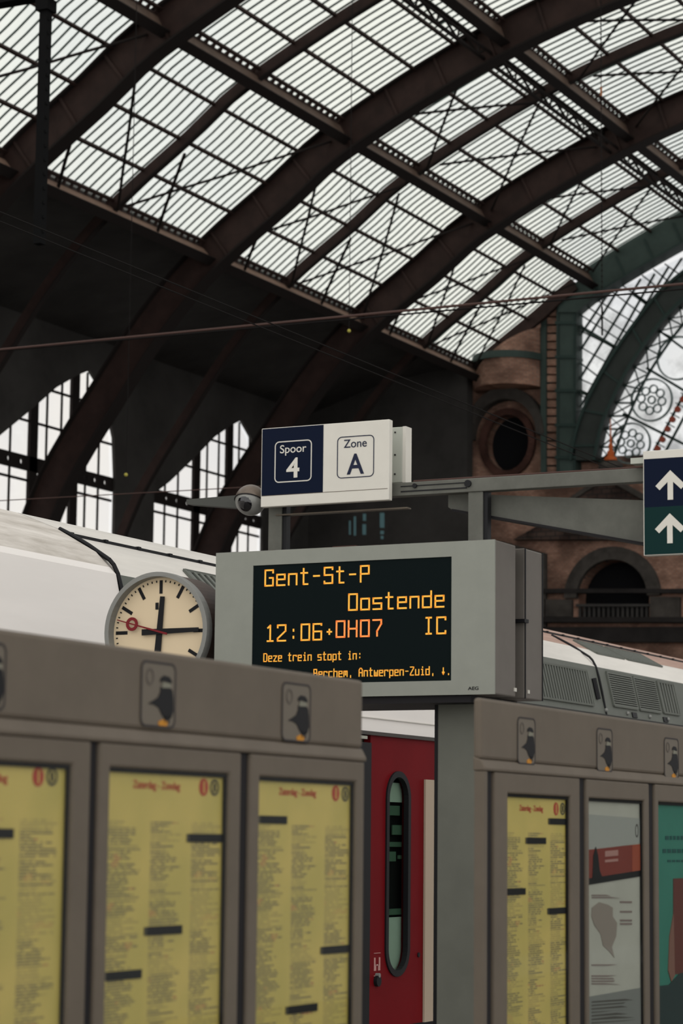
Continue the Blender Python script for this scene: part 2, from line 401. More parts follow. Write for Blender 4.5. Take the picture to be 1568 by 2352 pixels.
# glazing bays, each a window of the roof
EDGES = [46.2, 52.15, 58.1, 64.05, 70.0, 75.95, 81.9, 87.85, 93.5]
wn = 4
for a, b in zip(EDGES, EDGES[1:]):
    for lv in range(5):
        s0, s1 = SP[lv], SP[lv+1]
        win = struct(f'window_{wn}', on((a+b)/2, s0, GL)); wn += 1
        g = MB(); ss = samples(s0, s1, 1.2)
        cols = [[on(a, s, GL), on(b, s, GL), on(b, s, GL+.012), on(a, s, GL+.012)] for s in ss]
        g.strip(cols).build('pane', roof_glass, win)
        br = MB(); n = 14
        for i in range(n+1):
            x = a+(b-a)*i/n
            br.strip([[on(x-.018, s, GL-.06), on(x+.018, s, GL-.06), on(x+.018, s, GL-.01), on(x-.018, s, GL-.01)] for s in ss])
        br.build('glazing_bar', green_dk, win)

# tie rods below the glass
def rod(mb, x0, s0, x1, s1, off=.1, r=.045, dense=4):
    pts = [on(x0+(x1-x0)*i/dense, s0+(s1-s0)*i/dense, off) for i in range(dense+1)]
    mb.path(pts, r, 6)
def T(q): 
    i = min(int(q), 4); return SP[i]+(SP[i+1]-SP[i])*(q-i)
cells = [(52.15, 58.1, 'before the first thick arch'), (58.1, 64.05, 'after the first thick arch'), (64.05, 70.0, 'before the second thick arch'), (70.0, 75.95, 'after the second thick arch'),
         (75.95, 81.9, 'before the third thick arch'), (81.9, 87.85, 'after the third thick arch'), (87.85, 92.7, 'against the end wall')]
for i, (a, b, nm) in enumerate(cells):
    t = thing('cross_bracing', f'thin tie rods under lower roof glass {nm}', 'bracing', on(a, SP[0], 0), 'tie rods below the roof glass')
    def one(nm_, *q, **k):
        mb = MB(); rod(mb, *q, **k); mb.build(nm_, iron_dk, t)
    if i not in (0, 2): one('tie_rod', a+.1, T(.85), b-.1, T(.03))
    if i != 1: one('tie_rod', a+.1, T(.06), b-.1, T(.92))
    if i > 0: 
        one('strut', a+.15, T(.47), a+2.6, T(.0), r=.055)
    if i >= 3:
        t2 = thing('cross_bracing', f'crossed tie rods under the upper roof glass {nm}', 'bracing', on(a, SP[1], 0), 'tie rods below the roof glass')
        for q in ((a+.1, T(1.80), b-.1, T(1.06)), (a+.1, T(1.14), b-.1, T(1.80))):
            mb = MB(); rod(mb, *q); mb.build('tie_rod', iron_dk, t2)
        t3 = thing('cross_bracing', f'crossed tie rods above the lattice beam {nm}', 'bracing', on(a, SP[2], 0), 'tie rods below the roof glass')
        for q in ((a+.1, T(2.86), b-.1, T(2.06)), (a+.1, T(2.14), b-.1, T(2.88))):
            mb = MB(); rod(mb, *q); mb.build('tie_rod', iron_dk, t3)

# ------------------------------------------------------------------ end wall of the hall
EX = 93.9
def e(x, y): p = px(x, y, 'X', EX); return (p.y, p.z)
MX = FACE_X(EX)
def epoly(mb, pts, d0=0, d1=.3, holes=()): mb.poly([e(*p) for p in pts], MX, d0, d1, [[e(*q) for q in h] for h in holes]); return mb
topc = [(on(0, s, GL-.05).y, on(0, s, GL-.05).z) for s in samples(sY(44.6), sY(e(1331, 700)[0]), .8)]
yc_ = e(1312, 900)[0]
body = [(48.6, -1), (48.6, 19.9), (44.6, 20.8)]+topc[5:]+[(yc_, 25.2), (yc_, e(1331, 1048)[1]), e(1700, 1030), (e(1700, 1030)[0], -1)]
# blind round arch in the pier and the big arched opening below
c1 = e(1160, 1015); r1 = 1.05
arch1 = [(c1[0]+r1*.95*math.cos(t), c1[1]+r1*1.15*math.sin(t)) for t in [math.pi*2*i/24 for i in range(24)]]
c2 = e(1402, 1370); r2 = abs(e(1402, 1370)[0]-e(1484, 1370)[0])
lowz = e(1402, 1420)[1]
arch2 = [(c2[0]+r2, lowz)]+[(c2[0]+r2*math.cos(t), c2[1]+r2*1.0*math.sin(t)) for t in [math.pi*i/16 for i in range(17)]]+[(c2[0]-r2, lowz)]
S(MB().poly(body, MX, .35, 1.2, [arch1, arch2]).build('wall_end', brick))
S(MB().poly(rect(20, 49, -1, 14.6), FACE_X(EX+1.6), 0, .2).build('wall_end', dark_face))
S(MB().poly(rect(e(1092, 900)[0], 48, -1, 21.6), FACE_X(EX-.9), 0, .6).build('wall_end', dark_face))
S(MB().poly(rect(38, 49, 14.6, 20), FACE_X(EX+1.6), 0, .2).build('wall_end', dark_face))
# half-round brick turret standing out of the wall, with ring moulding
tx = e(1168, 860); tr = abs(e(1090, 860)[0]-e(1245, 860)[0])/2
def halfcyl(mb, yc, rr, z0, z1, x=EX+.345, sx=1.2, n=20, ztop=None):
    ring = [(x-rr*sx*math.sin(math.pi*i/n), yc+rr*math.cos(math.pi*i/n)) for i in range(n+1)]
    lo = [(a, b, z0) for a, b in ring]; hi = [(a, b, z1 if ztop is None else ztop(b)) for a, b in ring]
    return mb.add(lo+hi, [(i, i+1, i+n+2, i+n+1) for i in range(n)]+[tuple(range(n+1))[::-1], tuple(range(n+1, 2*n+2)), (n, 0, n+1, 2*n+1)])
t = thing('brick_turret', 'half-round red brick turret in the dim corner under the end of the roof', 'turret', (EX, tx[0], tx[1]-3))
def ztop(b): 
    s = sY(min(44, max(b, 30))); return on(0, s, .12).z
zb = e(1168, 895)[1]
halfcyl(MB(), tx[0], tr, zb, 22, ztop=ztop).build('shaft', brick, t)
halfcyl(MB(), tx[0], tr*1.06, e(1168, 830)[1]-.12, e(1168, 830)[1]+.18).build('ring_moulding', green, t)
# hood and reddish ring round the blind opening
t = thing('blind_round_arch', 'dark round blind opening with red brick ring on the turret wall', 'opening', (EX, c1[0], c1[1]))
ringo = [(c1[0]+1.28*math.cos(2*math.pi*i/28), c1[1]+1.5*math.sin(2*math.pi*i/28)) for i in range(28)]
MB().poly(ringo, MX, .15, .5, [arch1]).build('brick_ring', brick_mat('ring_brick', (.075, .032, .024), (.09, .04, .03), (.05, .03, .025), 2.5, .5), t)
hood = [(c1[0]+1.85*math.cos(math.pi*i/20), c1[1]+.2+2.15*math.sin(math.pi*i/20)) for i in range(21)]+[(c1[0]+1.5*math.cos(math.pi*i/20), c1[1]+.2+1.62*math.sin(math.pi*i/20)) for i in range(20, -1, -1)]
MB().poly(hood, MX, -.25, .5).build('hood', stone, t)
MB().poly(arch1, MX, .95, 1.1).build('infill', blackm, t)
# quoins and pilaster and green column
o = thing('brick_quoin_strip', 'narrow strip of ridged brick quoins beside the green column', 'pilaster', (EX, e(1270, 900)[0], e(1270, 1100)[1]))
q = MB(); y0 = 712
while y0 < 1100:
    q.poly([e(1259, y0), e(1280, y0), e(1280, y0+15), e(1259, y0+15)], MX, -.15, .2); y0 += 19
q.build('quoin', brick, o); epoly(MB(), [(1259, 705), (1280, 690), (1280, 1100), (1259, 1100)], .2, .345).build('backing', brick_dk, o)
tag(epoly(MB(), [(1245, 712), (1258, 704), (1258, 1100), (1245, 1100)], -.2, .345).build('green_pilaster', green), 'thin green iron strip between brick turret and quoins', 'pilaster')
o = thing('green_column', 'broad green steel column carrying the end arch beside the fan window', 'column', (EX, e(1306, 900)[0], -1))
epoly(MB(), [(1284, 690), (1330, 700), (1328, 1110), (1284, 1110)], -.35, .4).build('shaft', green, o)
j = MB()
for y0 in (742, 820, 897, 976, 1050): epoly(j, [(1282, y0), (1331, y0), (1331, y0+7), (1282, y0+7)], -.42, .4)
for x0 in (1286, 1324): epoly(j, [(x0, 690), (x0+4, 690), (x0+4, 1110), (x0, 1110)], -.40, .4)
j.build('joint_plate', green_dk, o)
# spandrel plate under the arch
epoly(MB(), [(1290, 690), (1346, 640), (1420, 640), (1392, 672), (1332, 722), (1290, 722)], -.45, .2).build('corner_plate', green, o)

# big inner arch of the fan window
def curve2(pts, n=6):
    o_ = []
    for i in range(len(pts)-1):
        p0 = Vector(pts[max(i-1, 0)]); p1 = Vector(pts[i]); p2 = Vector(pts[i+1]); p3 = Vector(pts[min(i+2, len(pts)-1)])
        for k in range(n):
            t_ = k/n; o_.append(tuple(.5*((2*p1)+(p2-p0)*t_+(2*p0-5*p1+4*p2-p3)*t_*t_+(3*p1-p0-3*p2+p3)*t_**3)))
    return o_+[pts[-1]]
outer = curve2([(1318, 1060), (1334, 985), (1366, 905), (1424, 805), (1490, 714), (1530, 668), (1600, 612), (1690, 560)])
inner = curve2([(1372, 1060), (1388, 985), (1412, 925), (1455, 842), (1512, 760), (1560, 706), (1630, 650), (1700, 605)])
o = thing('fan_window_arch', 'broad dark green arch curving through the end window', 'arch', (EX, *e(1345, 1060)))
epoly(MB(), outer+inner[::-1], -.4, .35).build('rib_plate', green_grey, o)
ed = MB()
for a, b in zip(outer, outer[1:]): ed.poly(line2(e(*a), e(*b), .12), MX, -.5, -.35)
for a, b in zip(inner, inner[1:]): ed.poly(line2(e(*a), e(*b), .12), MX, -.5, -.35)
for i in range(3, len(outer), 6): ed.poly(line2(e(*outer[i]), e(*inner[min(i, len(inner)-1)]), .09), MX, -.46, -.35)
ed.build('edge_angle', green_dk, o)
# glazing behind
win = struct(f'window_{wn}', (EX, *e(1450, 900))); wn += 1
epoly(MB(), [(1331, 725), (1392, 674), (1450, 645), (1530, 605), (1620, 562), (1720, 520), (1720, 1060), (1331, 1060)], .15, .17).build('pane', fan_glass, win)
def eline(mb, a, b, wpx, d0=-.02, d1=.14): mb.poly(line2(e(*a), e(*b), wpx*EX/F*1.05), MX, d0, d1)
thick = MB()
for a, b in (((1331, 750), (1424, 805)), ((1331, 898), (1374, 918)), ((1450, 672), (1494, 704)), ((1331, 1000), (1345, 1008))): eline(thick, a, b, 9)
thick.build('bar', green, win)
mu = MB()
for k in range(9):   # bars roughly along the arch radius
    a = (1331, 722+k*37); 
    b = (1331+110, 722+k*37+70)
    # stop at the outer arch edge
    best = min(outer, key=lambda p: abs((p[1]-a[1])-(p[0]-a[0])*.60))
    if best[0] > 1333: eline(mu, a, best, 3.2)
for x0, y0, x1, y1 in ((1350, 706, 1447, 770), (1372, 690, 1467, 748), (1402, 668, 1480, 727), (1428, 655, 1496, 703), (1474, 632, 1524, 672), (1500, 618, 1545, 655), (1526, 606, 1568, 636)):
    eline(mu, (x0, y0), (x1, y1), 3.2)
for x0, y0, x1, y1 in ((1424, 655, 1331, 805), (1470, 640, 1331, 868), (1502, 628, 1331, 935), (1534, 612, 1345, 925), (1394, 676, 1331, 770), (1565, 592, 1424, 800)):
    eline(mu, (x0, y0), (x1, y1), 2.6)
mu.build('muntin', green_dk, win)
# lattice border along the inner edge of the arch
lat = MB()
innr = curve2([(1404, 1060), (1430, 985), (1455, 925), (1488, 858), (1543, 775), (1590, 722), (1655, 668), (1725, 622)])
for a, b in zip(innr, innr[1:]): eline(lat, a, b, 3.5)
n = len(innr); kk = list(range(0, n, 3))
for i, j_ in zip(kk, kk[1:]):
    eline(lat, inner[i], innr[i], 3.5); eline(lat, inner[i], innr[j_], 1.3); eline(lat, innr[i], inner[j_], 1.3)
lat.build('lattice_border', green_dk, win)
# rose tracery
ro = MB()
for cx, cy, rr in ((1495, 918, 49), (1447, 1018, 47), (1556, 822, 50)):
    cc = e(cx, cy); R_ = rr*EX/F*1.1
    ro.poly(circ(*cc, R_), MX, .0, .12, [circ(*cc, R_*.93)])
    if cx == 1556: continue
    ro.poly(circ(*cc, R_*.20, 16), MX, .0, .12, [circ(*cc, R_*.14, 16)])
    for k in range(8):
        t_ = math.pi*2*k/8+.2; ro.poly(circ(cc[0]+R_*.5*math.cos(t_), cc[1]+R_*.5*math.sin(t_), R_*.21, 14), MX, .0, .1, [circ(cc[0]+R_*.5*math.cos(t_), cc[1]+R_*.5*math.sin(t_), R_*.155, 14)])
ro.build('rose_tracery', mat('tracery_grey', (.10, .13, .125), .6), win)
dv = MB()
for a, b, w_ in (((1484, 845), (1600, 915), 6), ((1430, 950), (1600, 1035), 6), ((1514, 760), (1568, 800), 5), ((1572, 900), (1500, 1035), 3.5), ((1592, 915), (1525, 1040), 3.5)): eline(dv, a, b, w_)
for x0, y0 in ((1566, 915), (1554, 938), (1542, 961), (1531, 983), (1519, 1007), (1508, 1029)): eline(dv, (x0-3, y0-13), (x0+16, y0-2), 2.5)
dv.build('bar', green_dk, win)
rd = MB()
for x0, y0 in ((1567, 917), (1555, 940), (1543, 963), (1532, 985), (1520, 1009), (1509, 1030)):
    rd.poly(circ(*e(x0, y0), 7.5*EX/F, 14), MX, -.03, .12)
rd.build('red_roundel', red_glass, win)
# orange finial
o = thing('orange_finial', 'orange pointed finial standing before the rose window', 'finial', (EX-.35, *[px(1402, 1052, 'X', EX-.35)[i] for i in (1, 2)]))
fb = px(1402, 1058, 'X', EX-.35); ft = px(1399, 962, 'X', EX-.35)
f1 = MB(); zs = [(0, .26), (.12, .26), (.2, .14), (.35, .16), (.45, .075), (.65, .10), (.72, .05), (ft.z-fb.z, .015)]
for (za, ra), (zb_, rb) in zip(zs, zs[1:]): f1.tube((fb.x, fb.y, fb.z+za), (fb.x, fb.y, fb.z+zb_), ra, 12, rb)
f1.build('spire', orange_p, o)
MB().ball((fb.x, fb.y, fb.z-.25), .55, 16, 8, sq=(.6, 1, .5)).tube((fb.x, fb.y, fb.z-.3), (fb.x, fb.y, e(1395, 1090)[1]), .3).build('base', stone, o)

# stone facade below: arched opening with hood, cornices, balustrade, panels
o = thing('arched_stone_opening', 'big dark round-headed stone opening in the brick end facade', 'opening', (EX, c2[0], lowz))
h2 = [(c2[0]+r2*1.35*math.cos(math.pi*i/24), c2[1]+r2*1.35*math.sin(math.pi*i/24)) for i in range(25)]+[(c2[0]+r2*math.cos(math.pi*i/24), c2[1]+r2*math.sin(math.pi*i/24)) for i in range(24, -1, -1)]
MB().poly(h2, MX, .05, .5).build('hood', stone, o)
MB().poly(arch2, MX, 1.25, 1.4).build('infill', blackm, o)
bl = MB()
for x0 in range(1322, 1486, 11): epoly(bl, [(x0, 1392), (x0+5, 1392), (x0+5, 1420), (x0, 1420)], .3, .45)
epoly(bl, [(1318, 1386), (1488, 1386), (1488, 1392), (1318, 1392)], .2, .5)
bl.build('balustrade', dark_face, o)
o = thing('stone_cornice', 'dark horizontal stone cornice along the foot of the brick end facade', 'cornice', (EX, *e(1400, 1430)))
cb = MB()
for ya, yb, d in ((1352, 1362, .0), (1418, 1430, -.2), (1440, 1475, -.05)): epoly(cb, [(1230, ya), (1700, ya), (1700, yb), (1230, yb)], d, .5)
cb.build('band', mat('dark_stone', (.022, .019, .018), .9, noise=.4, scale=1), o)
pb = MB(); epoly(pb, [(1248, 1376), (1310, 1376), (1310, 1416), (1248, 1416)], .1, .5); epoly(pb, [(1490, 1370), (1558, 1370), (1558, 1422), (1490, 1422)], .1, .5)
pb.build('panel', stone, o)
o = thing('stone_gable', 'dark stone gable peak seen between the two grey beams', 'gable', (EX, *e(1395, 1180)))
epoly(MB(), [(1320, 1150), (1395, 1098), (1478, 1142), (1520, 1180), (1520, 1240), (1180, 1240), (1320, 1160)], -.1, .345).build('slab', brick_dk, o)
epoly(MB(), [(1310, 1146), (1395, 1088), (1520, 1160), (1520, 1172), (1395, 1102), (1310, 1156)], -.25, .345).build('coping', stone, o)
hs = MB()
for x0, y0 in ((1290, 1268), (1536, 1300)): epoly(hs, [(x0-9, y0-12), (x0+9, y0-12), (x0+9, y0+12), (x0-9, y0+12)], .2, .5)
tag(hs.build('vent_opening', dark_face), 'small square dark vents in the brick beside the arched opening', 'vent') if False else None
lowp = MB(); epoly(lowp, [(1140, 1240), (1250, 1270), (1250, 1500), (1140, 1500)], .1, .345)
o = thing('dark_stone_pier', 'dark stone pier of the end facade beside the display box', 'pier', (EX, *e(1200, 1500)))
lowp.build('shaft', stone, o)

# ------------------------------------------------------------------ train
YT = 8.6
SEC = [(8.60, 2.90), (8.715, 3.40), (8.88, 3.56), (9.2, 3.735), (9.55, 3.87), (10.05, 3.94)]
def ring_sec(pts, th=.06):
    return [(p[0], p[1]) for p in pts]+[(p[0]+th*.8, p[1]-th) for p in pts[::-1]]
def sweepx(pts, x0, x1, th=.06):
    mb = MB(); r_ = ring_sec(pts, th); mb.strip([[(x0, y, z) for y, z in r_], [(x1, y, z) for y, z in r_]]); return mb
def sec_at(z):
    for (ya, za), (yb, zb_) in zip(SEC, SEC[1:]):
        if za <= z <= zb_: return ya+(yb-ya)*(z-za)/(zb_-za)
def mir(pts): return pts+[(20.1-y, z) for y, z in pts[::-1]]
SEAM1, SEAM2 = 14.05, 23.35
c1_ = thing('train_car', 'plain white train car with grimy grey roof behind the clock', 'train', (6, 10, -1.1), 'cars of the waiting train')
ya = sec_at(3.45)
sweepx([(YT, .1), (YT, 2.9), SEC[1], (ya, 3.45)], 0, SEAM1-.02).build('side_wall', white_paint, c1_)
sweepx(mir([(ya, 3.45), SEC[2], SEC[3], SEC[4], SEC[5]][:5])[:9], 0, SEAM1-.02).build('roof', roof_dirty, c1_)
MB().box(0, SEAM1-.3, YT+.25, 11.3, -.9, .3).build('underframe', black, c1_)
MB().box(0, SEAM1-.3, 11.35, 11.5, .2, 3.3).build('far_wall', white_paint, c1_)
c2_ = thing('train_car', 'train car with red door, white band, grey vent strip and rust-stained roof', 'train', (24, 10, -1.1), 'cars of the waiting train')
X2 = 44
wl = MB()
wl.poly([(SEAM1, .1), (17.55, .1), (17.55, 2.47), (SEAM1, 2.47)], FACE_Y(YT), 0, .06)
wl.poly([(20.4, .1), (X2, .1), (X2, 2.47), (20.4, 2.47)], FACE_Y(YT), 0, .06)
wl.poly(rect(SEAM1, X2, 2.49, 2.9), FACE_Y(YT), 0, .06)
wl.build('side_wall', white_paint, c2_)
MB().box(SEAM1, X2, YT-.03, YT+.02, 2.462, 2.492).build('rain_strip', mat('strip_grey', (.05, .045, .04), .5), c2_)
MB().box(SEAM1, X2, YT-.012, YT, 2.60, 2.607).build('beading', roof_clean, c2_)
sweepx([SEC[0], SEC[1]], SEAM1+.02, X2).build('vent_strip', train_grey, c2_)
MB().box(SEAM1, X2, YT-.03, YT+.02, 2.885, 2.905).build('gutter', mat('gutter_dark', (.03, .03, .028), .6), c2_)
MIDS = (SEC[2][0]+(SEC[3][0]-SEC[2][0])*.35, SEC[2][1]+(SEC[3][1]-SEC[2][1])*.35)
sweepx([SEC[1], SEC[2], MIDS], SEAM1+.02, X2).build('roof_edge', roof_clean, c2_)
sweepx([MIDS, SEC[3]], SEAM1+.02, 19.0).build('roof_edge', roof_clean, c2_)
sweepx([MIDS, SEC[3]], 19.0, X2).build('roof_edge', roof_rust, c2_)
sweepx([SEC[3], SEC[4], SEC[5], (10.55, 3.86), (10.9, 3.72), (11.2, 3.5), (11.5, 3.0)], SEAM1+.02, 19.0).build('roof', roof_clean, c2_)
sweepx([SEC[3], SEC[4], SEC[5], (10.55, 3.86), (10.9, 3.72), (11.2, 3.5), (11.5, 3.0)], 19.0, X2).build('roof', roof_rust, c2_)
MB().box(SEAM1, X2, YT+.25, 11.3, -.9, .3).build('underframe', black, c2_)
MB().box(SEAM1, X2, 11.35, 11.5, .2, 3.1).build('far_wall', white_paint, c2_)
# seams over roof and side
def seam(x, parent, zmin=2.9, r=.016):
    mb = MB(); pts = [(YT, zmin)]+curve2(SEC, 4)[0:13]
    mb.path([(x, y-.003, z+.003) for y, z in pts], r, 8); return mb.build('panel_seam', black, parent)
seam(SEAM1, c2_, 2.5); seam(SEAM2, c2_, 2.9, .012)
sy = lambda y: [z0+(z1-z0)*(y-y0_)/(y1-y0_) for (y0_, z0), (y1, z1) in zip(SEC, SEC[1:]) if y0_ <= y <= y1][0]
for yy, xa, xb, r_ in ((9.12, SEAM1, 18.6, .016), (9.3, 23.0, 28.4, .014)):
    mb = MB(); mb.bar((xa, yy, sy(yy)+.004), (xb, yy, sy(yy)+.004), .025, .022)
    x = xa
    while x < xb: mb.box(x, x+.04, yy-.02, yy+.015, sy(yy), sy(yy)+.02); x += .45
    mb.build('roof_rail', black, c2_)
def slope_pt(x, f, lift=.012, a=SEC[0], b=SEC[1]):
    return Vector((x, a[0]+(b[0]-a[0])*f-lift*.94, a[1]+(b[1]-a[1])*f+lift*.33))
def grille(x0, x1, f0, f1, parent, slats=18, vert=True, a=SEC[0], b=SEC[1], nm='grille'):
    mb = MB(); P_ = lambda x, f, l: slope_pt(x, f, l, a, b)
    mb.hexa([P_(x0, f0, -.01), P_(x1, f0, -.01), P_(x1, f1, -.01), P_(x0, f1, -.01)], [P_(x0, f0, .006), P_(x1, f0, .006), P_(x1, f1, .006), P_(x0, f1, .006)])
    g = mb.build(nm, grille_m, parent)
    s_ = MB()
    for i in range(slats):
        if vert:
            x = x0+(x1-x0)*(i+.5)/slats; s_.bar(P_(x, f0+.02, .012), P_(x, f1-.02, .012), (x1-x0)/slats*.45, .012, (0, -.9, .3))
        else:
            f = f0+(f1-f0)*(i+.5)/slats; s_.bar(P_(x0, f, .012), P_(x1, f, .012), .012, .02, (0, -.9, .3))
    s_.build('louvre', train_grey, g)
    fr = MB()
    for p_, q_ in (((x0, f0), (x1, f0)), ((x1, f0), (x1, f1)), ((x1, f1), (x0, f1)), ((x0, f1), (x0, f0))): fr.bar(P_(*p_, .012), P_(*q_, .012), .02)
    fr.build('rim', train_grey, g)
grille(20.6, 23.02, .16, .86, c2_, 34)
grille(23.62, 24.35, .22, .92, c2_, 15, False); grille(24.42, 25.1, .22, .92, c2_, 15, False); grille(25.2, 25.75, .24, .92, c2_, 6)
mb = MB(); a_ = slope_pt(23.17, .3, .015); b_ = slope_pt(23.17, .72, .015); mb.tube(a_, b_, .03, 8); mb.build('slot', black, c2_)
for x in (23.35, 24.0, 24.7, 25.3, 25.9, 26.5):
    p_ = slope_pt(x, .1, .01); MB().ball(p_, .022, 8, 5).build('bolt', galv, c2_)
for x in (24.15, 25.15):
    MB().hexa([slope_pt(x, .03, .0), slope_pt(x+.14, .03, .0), slope_pt(x+.14, .14, .0), slope_pt(x, .14, .0)], [slope_pt(x, .03, .012), slope_pt(x+.14, .03, .012), slope_pt(x+.14, .14, .012), slope_pt(x, .14, .012)]).build('recess', black, c2_)
for xa, xb in ((23.9, 24.75), (24.85, 26.0)):
    grille(xa, xb, .12, .92, c2_, 12, True, SEC[2], SEC[3], 'roof_grille')
grille(15.2, 17.6, .05, .95, c2_, 26, True, SEC[1], SEC[2], 'roof_grille')
# door
dr = MB().poly(rect(17.82, 20.4, .1, 2.462), FACE_Y(YT), 0, .06, [rrect(18.135, 18.565, .52, 2.165, .21, 8)]).build('door', red, c2_)
MB().poly(rrect(18.115, 18.585, .50, 2.185, .23, 8), FACE_Y(YT), -.015, .03, [rrect(18.165, 18.535, .55, 2.135, .18, 8)]).build('window_rubber', black, dr)
MB().poly(rrect(18.15, 18.55, .535, 2.15, .19, 8), FACE_Y(YT), .03, .036).build('window_pane', glass('door_glass', (.75, .82, .78), gloss=.02), dr)
iv = MB(); iv.box(17.9, 19.2, YT+.10, YT+.11, .2, 2.4); iv.build('painted_view_panel', blackm, dr)  # dark backing for the view painted behind the door pane
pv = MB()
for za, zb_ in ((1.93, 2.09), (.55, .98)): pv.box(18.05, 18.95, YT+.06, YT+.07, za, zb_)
pv.build('painted_view_panel', mat('painted_reflection_pale', (.45, .47, .42), .6), dr)  # pale plates imitate reflections in the door pane
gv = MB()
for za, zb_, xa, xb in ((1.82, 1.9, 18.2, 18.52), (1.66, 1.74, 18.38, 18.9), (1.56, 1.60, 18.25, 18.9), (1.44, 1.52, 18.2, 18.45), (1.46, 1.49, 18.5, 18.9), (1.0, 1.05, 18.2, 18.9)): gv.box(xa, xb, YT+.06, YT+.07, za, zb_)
gv.build('painted_view_panel', mat('painted_reflection_green', (.075, .12, .085), .6), dr)  # green plates imitate reflections in the door pane
MB().box(18.87, 19.3, YT-.02, YT-.002, .1, 2.13).build('door_leaf_edge', beige, dr)
MB().box(17.52, 17.82, YT-.01, YT+.05, .1, 2.40).build('gangway_rubber', black, c2_)
MB().box(17.5, 17.70, YT-.03, YT-.01, 2.425, 2.45).build('lamp_strip', mat('strip_pale', (.3, .3, .25), .5), c2_)
hp = px(865, 2215, 'Y', YT); st_ = MB()
MH = FACE_Y(YT-.003)
for (ua, va, ub, vb) in ((-.055, -.05, -.035, .055), (.035, -.05, .055, .055), (-.035, -.01, .035, .0), (-.02, -.05, -.03, 0), (.02, -.05, .03, 0)):
    st_.poly(rect(hp.x+min(ua, ub), hp.x+max(ua, ub), hp.z+va, hp.z+vb), MH, -.002, .003)
for v in (-.09, .09): st_.poly(rect(hp.x-.06, hp.x+.06, hp.z+v-.002, hp.z+v+.002), MH, -.002, .003)
st_.build('pictogram', mat('sticker_pink', (.42, .22, .20), .6), dr)
bp_ = px(863, 2253, 'Y', YT); MB().tube((bp_.x, YT-.03, bp_.z), (bp_.x, YT+.01, bp_.z), .045, 16).build('push_button', black, dr)
MB().tube((bp_.x, YT-.035, bp_.z+.045), (bp_.x, YT+.01, bp_.z+.045), .018, 12).build('indicator', galv, dr)
dp = px(960, 2193, 'Y', YT); MB().tube((dp.x, YT-.01, dp.z), (dp.x, YT+.01, dp.z), .02, 12).build('lock', black, dr)

